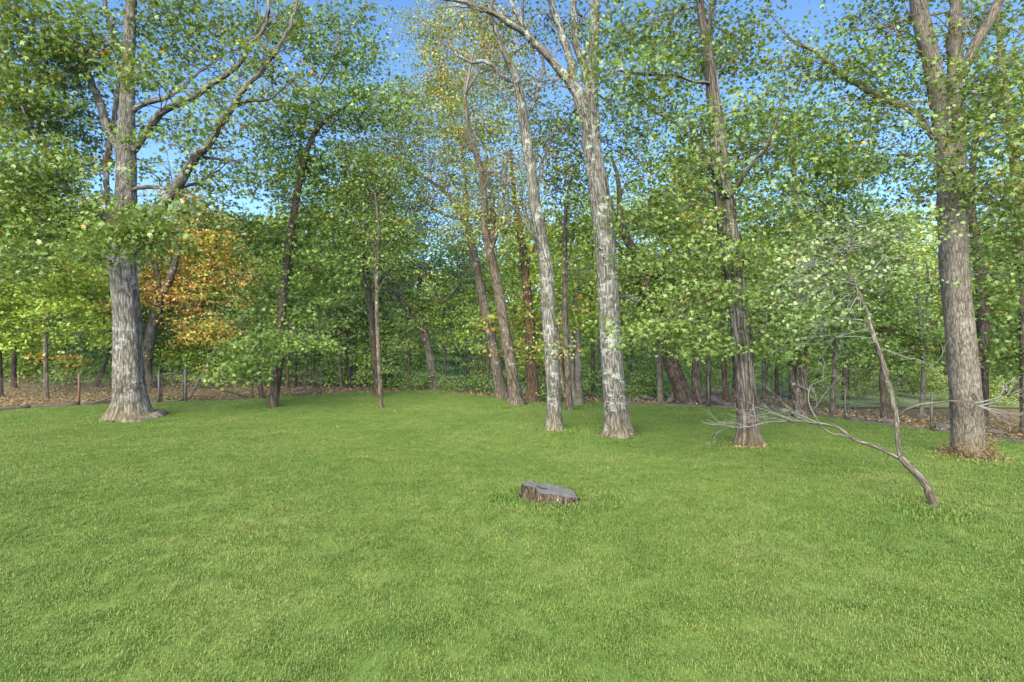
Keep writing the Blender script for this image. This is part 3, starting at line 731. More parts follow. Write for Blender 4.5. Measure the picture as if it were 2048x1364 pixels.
# big forked lichen tree
tree('oak_tree', 'tall forked tree with white lichen spots at the centre of the lawn', (1236, 872),
     [(1236, 872, 58), (1233, 830, 50), (1229, 780, 46), (1225, 720, 45), (1221, 650, 44), (1216, 580, 43), (1210, 500, 42), (1204, 430, 42), (1198, 370, 40), (1190, 310, 31), (1186, 250, 29), (1182, 190, 27), (1184, 140, 24), (1189, 70, 21), (1190, 0, 19), (1194, -120, 13), (1205, -260, 6)],
     [[(1199, 400, 26, .05), (1186, 350, 27, 0), (1176, 290, 26, -.05), (1163, 230, 26, -.1), (1146, 180, 24, -.15), (1118, 140, 19, -.2), (1090, 108, 17, -.3), (1060, 75, 14, -.4), (1020, 45, 12, -.5), (975, 22, 10, -.6), (930, 8, 8, -.7), (870, -10, 5, -.8)],
      [(1154, 190, 18, 0), (1142, 130, 17, .2), (1124, 75, 15, .3), (1105, 20, 13, .4), (1090, -60, 8, .5)],
      [(1180, 180, 18, 0), (1164, 130, 17, .2), (1150, 80, 15, .3), (1143, 0, 14, .4), (1135, -120, 8, .5)],
      [(1060, 75, 10, -.4), (1042, 40, 10, -.3), (1020, 0, 8, -.2), (1005, -50, 5, -.1)],
      [(1205, 600, 7, .1), (1240, 590, 8, .3), (1262, 598, 7, .3), (1280, 602, 6, .3)], [(1020, 45, 5, -.5), (1000, 25, 4, -.4), (975, 0, 3, -.3)], [(975, 22, 5, -.6), (930, 10, 4, -.7), (895, 14, 3, -.8)]],
     [(1090, 60, 50, 45, .35, 1.5), (1160, 60, 45, 45, .30, 1.5), (1130, 260, 45, 60, .9, 2), (1215, 140, 70, 16, 1.0, -.9), (1255, 80, 50, 50, .45, 2), (1250, 250, 50, 60, .7, 2.5), (1270, 320, 40, 40, .6, 2.5), (1150, 340, 40, 50, .5, 2.5), (1180, -100, 160, 70, .6, 0), (1030, -80, 120, 60, .5, 0)],
     'bark_lichen', 'leaf_maple', 'maple', .118, 48, .06, .42, 21, .02, flare_h=.22)

# dark bent tree behind
tree('oak_tree', 'dark crooked trunk leaning left behind the stone pile', (1372, 808),
     [(1372, 808, 38), (1358, 765, 32), (1338, 710, 30), (1318, 660, 28), (1300, 610, 26), (1288, 555, 22), (1270, 510, 20), (1252, 470, 17), (1240, 420, 12), (1236, 360, 8), (1222, 310, 5)],
     [[(1272, 512, 10, 0), (1245, 500, 9, .2), (1225, 480, 7, .3), (1200, 470, 5, .4)], [(1252, 470, 9, 0), (1235, 440, 7, .3), (1222, 400, 5, .4)], [(1240, 400, 6, 0), (1255, 370, 5, 0), (1275, 360, 4, .2)]],
     [(1290, 440, 60, 50, .6, .5), (1310, 540, 60, 45, .9, .5, .15), (1240, 350, 40, 50, .35, .5), (1330, 600, 60, 40, .9, .4, .25), (1260, 560, 40, 30, .8, .6)],
     'bark_dark', 'leaf_maple', 'maple', .14, 20, .07, .4, 22, .06, flare_h=.2)
tree('beech_tree', 'pale grey double trunk in the gap between the two lichen trees', (1158, 810),
     [(1158, 810, 20), (1157, 770, 16), (1156, 700, 14), (1154, 620, 11), (1155, 540, 8)], [[(1152, 808, 12, -.1), (1146, 760, 9, -.1), (1143, 690, 8, -.1), (1138, 620, 6, 0)]], [(1170, 580, 40, 50, 1.0, .6), (1160, 660, 40, 30, .9, .8)], 'bark_smooth', 'leaf_bright', 'maple', .15, 14, .05, .5, 23, .05, flare_h=.2)

# shaggy trunk right of centre
tree('maple_tree', 'shaggy barked maple with low green boughs beside the dead branches', (1497, 892),
     [(1497, 892, 54), (1496, 850, 44), (1492, 800, 41), (1488, 740, 39), (1482, 680, 38), (1476, 620, 38), (1468, 550, 38), (1460, 490, 40), (1452, 430, 40), (1444, 370, 38), (1437, 310, 34), (1432, 250, 31), (1426, 190, 27), (1418, 120, 22), (1408, 60, 18), (1402, 20, 15), (1392, -60, 11), (1385, -200, 6)],
     [[(1456, 390, 11, 0), (1475, 370, 10, -.3), (1495, 340, 9, -.5), (1520, 305, 7, -.6), (1545, 260, 5, -.7), (1560, 200, 3, -.8)], [(1458, 395, 9, -.2), (1440, 365, 8, -.5), (1425, 335, 6, -.7), (1400, 310, 4, -.9)],
      [(1428, 170, 8, 0), (1390, 165, 6, -.3), (1345, 152, 6, -.5), (1290, 148, 5, -.7), (1235, 142, 4, -.8)], [(1412, 70, 12, 0), (1425, 30, 10, .2), (1436, -20, 8, .3)], [(1440, 330, 8, .2), (1400, 290, 7, .5), (1355, 255, 6, .8), (1300, 220, 4, 1)],
      [(1470, 590, 7, -.2), (1430, 600, 6, -.8), (1380, 615, 5, -1.2), (1320, 640, 3, -1.4)], [(1476, 610, 7, 0), (1510, 590, 6, -.5), (1560, 570, 4, -.8)]],
     [(1290, 55, 85, 60, 1.1, 1), (1380, 110, 80, 60, 1.1, .6), (1290, 150, 85, 30, 1.2, -.6), (1480, 90, 65, 60, 1.0, 1), (1310, 225, 85, 42, .8, 1), (1405, 240, 75, 34, 1.2, -1), (1500, 230, 70, 50, 1.1, .4), (1350, 330, 70, 50, .8, .6), (1420, 330, 60, 26, 1.0, -1),
      (1340, 420, 90, 50, 1.1, .5), (1540, 310, 80, 60, 1.1, .6), (1550, 420, 80, 60, 1.2, .6), (1390, 510, 80, 50, 1.2, -.4), (1340, 640, 95, 26, 1.7, -1.3), (1380, 590, 70, 26, 1.4, -1.1), (1300, 680, 45, 18, 1.3, -1.3), (1400, 680, 60, 20, 1.2, -1.2),
      (1490, 505, 60, 26, 1.4, -1.1), (1465, 585, 60, 20, 1.3, -1.2), (1540, 510, 60, 50, 1.1, .2), (1295, 520, 50, 40, .9, 1, .1), (1545, 620, 70, 40, 1.4, .2), (1530, 690, 60, 24, 1.4, -.2), (1390, 440, 50, 26, .7, -.7, .12), (1400, -90, 200, 80, .7, 0)],
     'bark_shag', 'leaf_maple', 'maple', .114, 44, .08, .38, 24, .012, flare_h=.18)

# trunks right of it
tree('oak_tree', 'brown trunk with a slim leaning companion behind the dead twigs', (1602, 836),
     [(1602, 836, 30), (1602, 790, 26), (1601, 720, 25), (1600, 650, 24), (1598, 580, 22), (1596, 500, 18), (1592, 420, 14), (1588, 330, 9), (1584, 250, 6)], [[(1600, 815, 16, .05), (1588, 770, 15, .1), (1576, 720, 13, .2), (1566, 660, 11, .3), (1560, 590, 8, .4)]],
     [(1620, 250, 80, 60, 1.0, .5), (1640, 350, 90, 60, 1.2, .3), (1560, 240, 50, 50, .8, .8), (1680, 430, 90, 60, 1.2, .4), (1600, 460, 70, 50, 1.1, .5), (1640, 640, 80, 40, 1.4, -.6), (1610, 690, 70, 26, 1.3, -.6), (1690, 330, 70, 60, 1.1, .6), (1660, 560, 70, 40, 1.1, .4), (1600, 560, 50, 40, 1.1, .3)],
     'bark_mid', 'leaf_deep', 'maple', .15, 18, .05, .3, 25, .02, flare_h=.15)

# big right tree
tree('maple_tree', 'massive smooth brown trunk with sprouts at its foot on the right', (1938, 914),
     [(1938, 914, 76), (1936, 870, 70), (1933, 820, 68), (1928, 760, 66), (1924, 700, 64), (1919, 640, 62), (1913, 580, 60), (1908, 520, 60), (1906, 460, 62), (1904, 410, 64), (1898, 360, 50), (1890, 300, 38), (1884, 250, 38), (1877, 200, 38), (1868, 150, 38), (1858, 100, 37), (1845, 50, 38), (1836, 0, 34), (1825, -100, 24), (1815, -230, 12)],
     [[(1910, 430, 44, .05), (1916, 370, 42, .1), (1914, 310, 42, .1), (1910, 250, 40, .1), (1908, 190, 40, .1), (1908, 140, 38, .1), (1904, 80, 34, .15), (1900, 20, 30, .2), (1896, -100, 20, .3), (1890, -220, 9, .4)],
      [(1908, 170, 30, .05), (1930, 122, 30, -.1), (1950, 88, 29, -.2), (1972, 50, 27, -.3), (1994, 10, 25, -.4), (2020, -60, 18, -.5), (2050, -150, 9, -.6)],
      [(1888, 275, 18, 0), (1862, 258, 17, .1), (1836, 225, 16, .3), (1800, 200, 15, .5), (1760, 182, 16, .7), (1722, 160, 14, .8), (1690, 145, 13, .9), (1655, 115, 11, 1), (1620, 95, 8, 1.1), (1575, 78, 5, 1.2)],
      [(1912, 385, 14, .2), (1945, 395, 12, .4), (1985, 405, 10, .6), (2030, 430, 8, .8)], [(1875, 190, 8, 0), (1830, 50, 6, .3), (1780, 55, 5, .5), (1700, 62, 4, .8)]],
     [(1965, 50, 70, 55, .8, .8), (1800, 60, 65, 45, 1.0, .8), (1740, 150, 85, 50, .9, .6), (1840, 150, 40, 50, .7, 1), (1660, 125, 70, 40, .8, .8), (1590, 110, 60, 40, .8, 1), (1975, 150, 70, 40, 1.0, -.8), (2020, 250, 60, 70, 1.1, 0), (1960, 290, 50, 40, 1.1, -1),
      (1890, 240, 45, 18, 1.0, -1.2), (1870, 330, 50, 18, 1.0, -1.2), (1760, 240, 85, 45, 1.1, .8), (1990, 370, 70, 45, 1.2, -.8), (1930, 345, 40, 16, .9, -1.2), (2010, 470, 70, 50, .9, .5), (1990, 560, 70, 50, 1.2, .6), (1860, 430, 40, 18, .6, -1), (1790, 330, 70, 45, .9, .8), (1840, 380, 50, 40, .9, .6), (2110, 300, 90, 200, .8, 0),
      (1900, -100, 220, 80, .7, 0), (1650, -80, 90, 50, .3, 1), (1720, 30, 60, 30, .5, 1)],
     'bark_smooth', 'leaf_maple', 'maple', .108, 48, .05, .34, 26, .015, flare_h=.16)
tree('oak_tree', 'straight darker trunk half hidden behind the massive smooth one', (1962, 846),
     [(1962, 846, 30), (1964, 780, 28), (1966, 700, 27), (1966, 620, 26), (1960, 550, 25), (1952, 480, 23), (1942, 420, 20), (1945, 340, 16), (1955, 250, 12), (1965, 150, 8)], [[(1950, 470, 10, .1), (1975, 430, 9, .3), (2010, 400, 7, .5)]],
     [(2000, 660, 70, 50, 1.3, .4), (2020, 600, 60, 50, 1.2, .5), (1990, 730, 60, 30, 1.2, .6), (1960, 200, 70, 80, .7, .6), (2030, 380, 60, 60, .9, .5)],
     'bark_dark', 'leaf_deep', 'maple', .145, 18, .05, .3, 27, .02, flare_h=.15)
tree('oak_tree', 'rough trunk cut by the right edge of the picture', (2056, 872),
     [(2056, 872, 34), (2054, 780, 30), (2052, 680, 29), (2048, 560, 27), (2042, 460, 26), (2034, 360, 24), (2022, 260, 22), (2010, 170, 18), (2000, 80, 14), (1996, -40, 9)], [[(2020, 260, 10, 0), (2045, 220, 9, .2), (2080, 190, 7, .4)]],
     [(2040, 130, 60, 70, .9, .4), (2080, 480, 80, 80, 1.1, 0), (2030, 700, 50, 50, 1.0, .6), (2090, 650, 70, 60, 1.0, 0), (2000, -80, 120, 60, .6, 0)],
     'bark_mid', 'leaf_maple', 'maple', .15, 20, .06, .35, 28, .04, flare_h=.15)
tree('oak_tree', 'bare forked grey stem with mossy bark left of the massive right trunk', (1842, 838),
     [(1842, 838, 12), (1846, 780, 11), (1848, 720, 11), (1842, 660, 10), (1838, 610, 9), (1832, 560, 6), (1826, 520, 4)], [[(1844, 700, 6, 0), (1856, 650, 6, .1), (1858, 600, 5, .2), (1868, 560, 3, .2)], [(1838, 600, 4, 0), (1860, 560, 4, -.2), (1855, 520, 3, -.3)]],
     [(1790, 640, 60, 40, 1.2, .4), (1830, 690, 50, 30, 1.2, .3), (1800, 720, 60, 20, 1.1, .2), (1760, 580, 60, 40, .9, .5)],
     'dead_wood', 'leaf_deep', 'maple', .14, 12, .06, .3, 29, .06, flare_h=.12)

# left hand edge
tree('maple_tree', 'thin pole-straight bright green maple beyond the fence at far left', (93, 796),
     [(93, 796, 12), (92, 740, 10), (90, 660, 9.5), (88, 580, 9), (86, 500, 8), (84, 420, 6), (84, 330, 5)], [[(91, 630, 4, 0), (115, 610, 3, .3), (140, 595, 2.5, .5)]],
     [(60, 450, 80, 55, 1.3, .6), (130, 545, 90, 50, 1.3, -.4), (50, 590, 80, 55, 1.4, .4), (150, 630, 80, 36, 1.0, -.4), (110, 480, 60, 50, 1.2, .4), (40, 660, 60, 40, 1.2, .4), (190, 590, 50, 50, 1.0, .4), (185, 672, 50, 20, .8, 0, .1), (120, 715, 40, 12, 1.0, .5, .7), (100, 350, 60, 60, .8, 1)],
     'bark_mid', 'leaf_bright', 'maple', .15, 12, .04, .25, 30, .03, flare_h=.12)
tree('oak_tree', 'dark trunk cut by the left edge of the picture', (-2, 796),
     [(-2, 796, 20), (-3, 740, 17), (-6, 670, 16), (-12, 580, 14), (-14, 480, 11), (-18, 380, 7)], [], [(-40, 560, 70, 70, 1.2, 0), (10, 670, 50, 26, 1.0, .4), (-50, 430, 80, 70, 1.0, 0), (20, 380, 60, 50, .9, 1)],
     'bark_dark', 'leaf_bright', 'maple', .15, 14, .05, .3, 31, flare_h=.15)
tree('oak_tree', 'dark forked trunk right behind the massive grey tree', (294, 776),
     [(294, 776, 30), (292, 740, 25), (296, 700, 23), (305, 660, 22), (316, 620, 21), (330, 580, 18), (344, 545, 15), (356, 500, 10), (362, 440, 8), (375, 380, 5)],
     [[(300, 680, 10, 0), (288, 650, 9, .2), (278, 620, 7, .3), (270, 580, 5, .4)], [(322, 600, 13, 0), (314, 570, 12, .2), (312, 540, 9, .3), (300, 490, 6, .4)]],
     [(330, 470, 70, 50, .7, .5, .1), (290, 520, 60, 50, .8, .4), (360, 390, 60, 40, .5, .5), (340, 620, 40, 26, .6, .3), (280, 620, 50, 40, .8, .6)],
     'bark_mid', 'leaf_olive', 'maple', .14, 18, .07, .4, 32, .08, flare_h=.2)
tree('maple_tree', 'maple with blazing orange autumn foliage behind the gate', (452, 771),
     [(452, 771, 14), (440, 730, 12), (424, 690, 11), (410, 650, 10), (400, 600, 9), (415, 550, 8), (430, 500, 6), (436, 450, 4)], [[(424, 690, 6, 0), (390, 660, 5, -.3), (355, 640, 4, -.5), (330, 600, 3, -.6)], [(412, 600, 5, 0), (460, 570, 4, .2), (490, 520, 3, .3)]],
     [(445, 480, 80, 50, 1.3, 0), (350, 595, 65, 36, 1.4, -.4, .5), (425, 660, 70, 30, 1.7, -.4), (470, 690, 30, 14, 1.4, -.4), (310, 555, 50, 34, 1.0, 0, .6), (480, 560, 50, 40, 1.0, .3, .3), (400, 545, 60, 40, 1.1, .3, .3), (350, 480, 60, 40, .9, .8), (390, 440, 60, 34, .8, .5), (500, 600, 34, 14, 1.0, -.4, .9), (215, 600, 50, 30, 1.2, -1.5, .5), (190, 560, 40, 26, .7, -1.5, .5)],
     'bark_mid', 'leaf_orange', 'maple', .15, 12, .05, .3, 33, .12, flare_h=.12)
tree('maple_sapling', 'small yellow-green maple shading the gate posts', (410, 770),
     [(410, 770, 8), (404, 730, 7), (392, 690, 6), (380, 650, 4)], [], [(350, 690, 60, 26, 1.2, 0, .3), (400, 700, 50, 24, 1.0, 0, .1), (320, 660, 40, 26, .9, .2, .3), (440, 720, 36, 16, 1.0, 0)], 'bark_dark', 'leaf_bright', 'maple', .14, 10, .04, .3, 34, .2, flare_h=.1)
tree('oak_tree', 'dark slanting stem leaning right beyond the fence left of the massive tree', (192, 775),
     [(192, 775, 11), (205, 745, 10), (216, 710, 9), (222, 670, 8), (226, 620, 6), (236, 560, 4)], [], [(225, 640, 40, 30, .9, .3, .2), (215, 580, 45, 40, .9, .5)], 'bark_dark', 'leaf_bright', 'maple', .14, 10, .04, .2, 35, .1, flare_h=.1)
tree('oak_tree', 'crooked pale oak with twisting bare limbs deep behind the lawn', (872, 779),
     [(872, 779, 24), (864, 735, 18), (856, 700, 15), (850, 670, 14), (842, 630, 12), (838, 590, 9), (842, 550, 6)],
     [[(856, 692, 11, 0), (836, 655, 10, -.3), (815, 620, 9, -.6), (795, 590, 8, -.8), (775, 580, 6, -1), (752, 575, 4, -1.2)], [(842, 630, 8, 0), (850, 608, 8, 0), (875, 606, 7, -.2), (900, 588, 6, -.4), (918, 560, 5, -.5), (922, 530, 3, -.6), (960, 545, 2, -.8)],
      [(797, 592, 6, -.8), (812, 570, 5, -.8), (840, 555, 4, -.8), (858, 535, 3, -.8), (865, 505, 2.5, -.8)], [(800, 600, 5, -.7), (775, 600, 4, -.8), (755, 592, 3, -.9)], [(880, 604, 4, -.2), (870, 575, 4, 0), (900, 560, 3, 0)]],
     [(850, 490, 100, 50, .8, .6), (790, 540, 60, 40, .7, .5), (930, 520, 60, 50, .7, .5), (900, 620, 50, 34, .7, .8), (820, 640, 50, 30, .7, 1), (960, 590, 50, 40, .8, .6)],
     'bark_mid', 'leaf_far', 'oak', .17, 16, .06, .4, 36, .02, flare_h=.2)

# ------------------------------------------------------------------ leaning half-dead sapling on the right
r = np.random.default_rng(51)
d0 = ground_hit(1872, 1016)
p0 = P(1872, 1018, d0); p0[2] = float(gz(p0[0], p0[1]))
sap = thing('leaning_sapling', p0, 'half-dead leaning sapling with bare grey branches sweeping over the lawn at right', 'tree')
def sap_stem(name, st, sides, ridge, seed, sink=False):
    a, b = px_stem(st, d0, .06, k=.88)
    if sink:
        f = a[0].copy(); f[2] -= .12; f[0] += .03
        a = np.vstack([f, a]); b = np.concatenate([[b[0]], b])
    j = np.cumsum(r.normal(0, .004, a.shape), axis=0); j -= np.linspace(0, 1, len(a))[:, None] * j[-1]
    a = a + j
    mb = MB(); mb.add(*tube(a, b, sides, ridge, 0, seed)); link(name, mb.mesh(name, p0), M['dead_wood'], sap)
    return a
sap_stem('trunk', [(1872, 1018, 22, 0), (1862, 990, 21, 0), (1850, 966, 19, .02), (1832, 946, 19, .05), (1814, 930, 18, .08), (1800, 914, 17, .1)], 16, .10, 1, True)
up = sap_stem('limb', [(1801, 917, 13, .1), (1797, 890, 12, .12), (1796, 855, 13, .15), (1793, 825, 14, .2), (1782, 775, 13, .3), (1772, 735, 12.5, .4), (1758, 690, 12, .5), (1748, 650, 11, .6), (1735, 610, 9.5, .7), (1720, 575, 8, .8), (1700, 545, 6, .9), (1690, 500, 4, 1.0), (1720, 450, 3, 1.1)], 14, .06, 2)
lo = sap_stem('limb', [(1802, 916, 14, .1), (1776, 902, 12, .2), (1748, 890, 11, .3), (1720, 882, 9.5, .4), (1698, 872, 8.5, .5), (1675, 856, 7.5, .6), (1640, 847, 6.5, .8), (1600, 842, 5.5, 1.0), (1575, 842, 4.5, 1.1)], 12, .08, 3)
st = sap_stem('limb', [(1704, 876, 7, .5), (1685, 870, 6, .45), (1662, 866, 5, .4), (1650, 858, 4, .4), (1643, 853, 3, .4)], 10, .1, 4)
ri = sap_stem('limb', [(1795, 834, 7, .2), (1812, 820, 6.5, .1), (1836, 811, 6, 0), (1866, 806, 5.5, -.1), (1900, 802, 5, -.15), (1935, 803, 4.5, -.2), (1958, 812, 4, -.25)], 10, .05, 5)
dr_ = sap_stem('limb', [(1742, 690, 5, .5), (1752, 684, 5, .45), (1760, 700, 5, .4), (1766, 730, 4, .4), (1778, 750, 3, .4)], 8, .05, 6)
mb = MB()
q = lo
for f, (dx, dz) in zip((.62, .74, .84, .92, 1.0, 1.0, .7), ((-1, .5), (-1, .25), (-1, .15), (-1, .35), (-1, .02), (-1, .2), (-.7, .7))):
    k = min(len(q) - 1, int(f * len(q)))
    fan(mb, r, q[k], (dx, .35, dz), r.uniform(.45, .8), .0085, 3, 0.0, .42)
for f, dz in ((1.0, -.1), (1.0, .2), (.95, -.45), (.9, .4)):
    k = min(len(ri) - 1, int(f * len(ri)))
    fan(mb, r, ri[k], (1, -.2, dz), r.uniform(.45, .7), .0075, 2, -.15, .40)
tips = []
for k in range(11):                       # drooping bare twigs along the upright stem
    f = int(r.uniform(.35, .92) * len(up)); s = -1 if r.uniform() < .72 else 1
    fan(mb, r, up[f], (s, r.normal(0, .5), r.uniform(-.5, .5)), r.uniform(.35, .75), .006, 2, -.35, .5)
for k in range(5):
    f = int(r.uniform(.38, .78) * len(up))
    fan(mb, r, up[f], (-1, r.normal(0, .4), r.uniform(-.1, .5)), r.uniform(.7, 1.15), .0075, 2, -.9, .45)
for k in range(7):
    f = int(r.uniform(.8, 1.0) * (len(up) - 1)); s = -1 if k < 4 else 1
    fan(mb, r, up[f], (s, r.normal(.1, .4), r.uniform(-.1, .5)), r.uniform(.5, .9), .007, 2, -.1, .5, tips)
tag(link('twigs', mb.mesh('twigs', p0), M['twig_grey'], sap), kind='stuff')
bl = [blob3(b, d0, 'oak', .062) for b in ((1690, 495, 100, 36, 1.2, .7), (1610, 535, 70, 30, 1.1, .6), (1780, 470, 70, 34, .9, .9), (1570, 575, 45, 20, .8, .5), (1660, 570, 80, 34, 1.0, .6), (1590, 610, 50, 22, .9, .4), (1760, 545, 60, 30, .8, .8), (1700, 620, 50, 20, .5, .3), (1830, 520, 40, 30, .4, .8), (1700, 440, 70, 26, .6, .9))]
V, T, A, wood = foliage(bl, up[int(len(up) * .7):], 'oak', .062, r, .0, 8, .17, br_r=.004, tilt=1.0)
link('crown', mesh_from('crown', V - p0, T, face_attr=A), M['leaf_pale'], sap)
tag(link('branches', wood.mesh('branches', p0), M['twig_grey'], sap), kind='stuff')

# brown sprouts round the foot of the massive right trunk
for o in list(C.objects):
    if o.get('label', '').startswith('massive smooth brown'):
        p0 = np.array(o.location)
        n = 2200
        a = r.uniform(0, 6.283, n); rad = r.uniform(.25, .36, n) + np.abs(r.normal(0, .09, n)) * (.6 + .5 * np.sin(a * 3 + 1) + .4 * np.sin(a * 7)); h = np.abs(r.normal(0, .12, n)) * np.clip(1.1 - (rad - .27) * 3, .1, 1.2)
        right = np.cos(a) > .3
        h[right] *= 1.9
        pos = np.stack([np.cos(a) * rad * 1.05, np.sin(a) * rad, h + .01], 1)
        V, T, A = leaves(pos, np.stack([np.cos(a), np.sin(a), .8 + 0 * a], 1), .034, 'oak', 1.1, r.uniform(0, .6, n), r)
        tag(link('basal_sprouts', mesh_from('basal_sprouts', V, T, face_attr=A), M['leaf_dry'], o), kind='stuff')

# ------------------------------------------------------------------ stump
r = np.random.default_rng(77)
cx_, cyy = (1103 - 1024) / F * 7.62, 7.60
stump = thing('tree_stump', (cx_, cyy, float(gz(cx_, cyy))), 'low weathered grey tree stump with a small hole, alone on the lawn', 'tree stump')
ns = 96; th = np.linspace(0, 2 * math.pi, ns, endpoint=False)
ph = r.uniform(0, 6.28, 6)
rad0 = 1 - .10 * np.exp(-((th - 4.35) / .07) ** 2) - .07 * np.exp(-((th - 5.3) / .05) ** 2) + .10 * np.sin(2 * th + ph[0]) + .07 * np.sin(3 * th + ph[1]) + .045 * np.sin(7 * th + ph[2]) + .05 * np.sin(11 * th + ph[3]) * np.sin(2 * th) + r.normal(0, .022, ns)
rot = math.radians(-20)
def st_pt(k, zz):
    ex = .405 * rad0 * np.cos(th) * k; ey = .255 * rad0 * np.sin(th) * k
    x = ex * math.cos(rot) - ey * math.sin(rot); y = ex * math.sin(rot) + ey * math.cos(rot)
    return np.stack([x, y, zz], 1)
top_z = lambda x: .155 - .15 * x - .12 * np.maximum(0, x - .18) + .03 * np.exp(-((x + .30) / .10) ** 2) + .006 * np.sin(x * 9) + .004 * np.sin(x * 23 + 1)
rings = []
rim = st_pt(1.0, np.zeros(ns)); rim[:, 2] = top_z(rim[:, 0]) + r.normal(0, .003, ns)
for k, f in ((1.30, -.06), (1.20, 0.0), (1.12, .18), (1.06, .45), (1.02, .75), (1.01, .94), (1.0, 1.0)):
    q = st_pt(k, np.zeros(ns)); rough = 1 + (r.normal(0, .022, ns) + .03 * np.sin(21 * th + 3 * f)) * (f < .97)
    q[:, :2] *= rough[:, None]
    q[:, 2] = rim[:, 2] * f if f > 0 else f
    rings.append(q)
def ring_mesh(name, rings, cap=None):
    V = np.vstack(rings); n = len(rings)
    i = np.arange(n - 1)[:, None]; j = np.arange(ns)[None]; j2 = (j + 1) % ns
    a = i * ns + j; b = i * ns + j2; c = (i + 1) * ns + j2; d = (i + 1) * ns + j
    T = np.concatenate([np.stack([a, b, c], 2).reshape(-1, 3), np.stack([a, c, d], 2).reshape(-1, 3)])
    if cap is not None:
        V = np.vstack([V, cap]); jj = np.arange(ns)
        T = np.vstack([T, np.stack([(n - 1) * ns + jj, (n - 1) * ns + (jj + 1) % ns, np.full(ns, len(V) - 1)], 1)])
    tc = V.copy()
    return mesh_from(name, V, T, vec_attr=tc)
M['stump_bark'] = bark_mat('stump_bark', (.034, .023, .014), (.105, .082, .060), lichen_amt=.1, fiss=1.0, scale=1.1, bump=1.2)
m, nt, out = nodes('stump_top')
at = N(nt, 'ShaderNodeAttribute', attribute_name='tc')
mp = N(nt, 'ShaderNodeMapping'); mp.inputs['Scale'].default_value = (1, 1.6, 1); mp.inputs['Rotation'].default_value = (0, 0, math.radians(14)); mp.inputs['Location'].default_value = (.10, 0, 0)
nt.links.new(at.outputs['Vector'], mp.inputs['Vector'])
wv = N(nt, 'ShaderNodeTexWave', wave_type='RINGS', rings_direction='Z'); wv.inputs['Scale'].default_value = 14; wv.inputs['Distortion'].default_value = 3.5; wv.inputs['Detail'].default_value = 4; wv.inputs['Detail Scale'].default_value = 2
nt.links.new(mp.outputs[0], wv.inputs['Vector'])
nz = N(nt, 'ShaderNodeTexNoise'); nz.inputs['Scale'].default_value = 9; nz.inputs['Detail'].default_value = 8; nz.inputs['Roughness'].default_value = .7
nt.links.new(at.outputs['Vector'], nz.inputs['Vector'])
mxx = mixc(nt, wv.outputs['Fac'], nz.outputs['Fac'], .68)
rp = ramp(nt, [(.37, (.014, .013, .012)), (.46, (.058, .054, .049)), (.60, (.128, .121, .110))], mxx)
pb = N(nt, 'ShaderNodeBsdfPrincipled'); pb.inputs['Roughness'].default_value = .85
nt.links.new(rp.outputs[0], pb.inputs['Base Color'])
bp = N(nt, 'ShaderNodeBump'); bp.inputs['Strength'].default_value = .6; bp.inputs['Distance'].default_value = .01
nt.links.new(mxx, bp.inputs['Height']); nt.links.new(bp.outputs[0], pb.inputs['Normal']); nt.links.new(pb.outputs[0], out.inputs[0])
M['stump_top'] = m
link('bark', ring_mesh('bark', rings), M['stump_bark'], stump)
# cut face with a rotted hole left of its middle
hc = np.array([-.13, .03, 0.]); tops = [rim + np.array([0, 0, .001])]
for k in (.82, .62, .45, .34, .27):
    q = rim * k + hc * (1 - k); q[:, 2] = top_z(q[:, 0]) + r.normal(0, .0035, ns) - .01 * (k < .2); tops.append(q)
hole = []
for k, dz in ((.262, -.004), (.23, -.05), (.16, -.12)):
    q = rim * k * np.array([.85, .62, 0]) + hc * .93; q[:, 2] = top_z(q[:, 0]) + dz; hole.append(q)
tops.append(hole[0] + np.array([0, 0, .002]))
M['rot'] = plain_mat('shaded_rot', (.006, .005, .004), (.016, .012, .009), 20)  # near-black rot colour, with the shade inside the hole painted in
link('hollow', ring_mesh('hollow', hole, cap=hole[-1].mean(0)), M['rot'], stump)
link('cut_face', ring_mesh('cut_face', tops), M['stump_top'], stump)

# ------------------------------------------------------------------ background trees, shrubs (shared meshes)
rb = np.random.default_rng(5)
def proto_crown(seed, h0, h1, R, nl, kind, size, taper=.5):
    r = np.random.default_rng(seed); bl = []
    nb = 12
    for k in range(nb):
        f = (k + r.uniform(0, .8)) / nb
        z = h0 + (h1 - h0) * f
        rr_ = R * (1 - taper * abs(f - .4) * 1.4) * r.uniform(.3, .75)
        a = r.uniform(0, 6.283)
        bl.append((np.array([math.cos(a) * rr_, math.sin(a) * rr_, z]), (R * r.uniform(.35, .6), R * r.uniform(.35, .6), (h1 - h0) * r.uniform(.07, .13)), nl / nb, None, r.normal(0, .08)))
    ax = np.stack([np.zeros(30), np.zeros(30), np.linspace(max(.1, h0 * .5), h1 * .92, 30)], 1)
    V, T, A, wood = foliage(bl, ax, kind, size, r, .02, 9, .42, tilt=1.5)
    ok = None
    return mesh_from('crown', V, T, face_attr=A), wood.mesh('branches')
tall = [proto_crown(100 + k, 3.2, 10.5, 2.5, 4600, 'oak', .17) for k in range(4)]
bush = [proto_crown(140 + k, .25, 3.4, 1.35, 2400, 'oak', .13, .3) for k in range(4)]
low = [proto_crown(170 + k, .08, .95, .75, 1300, 'oak', .085, .2) for k in range(3)]

def place(protos, idx, root, scale, rot, leafm):
    cr, br = protos[idx % len(protos)]
    for nm, me, mat in (('crown', cr, leafm), ('branches', br, 'twig')):
        o = bpy.data.objects.new(nm, me); C.objects.link(o); o.parent = root
        if not me.materials: me.materials.append(M[mat])
        o.material_slots[0].link = 'OBJECT'; o.material_slots[0].material = M[mat]
        o.scale = scale; o.rotation_euler = (0, 0, rot)
        if nm == 'branches': o['kind'] = 'stuff'

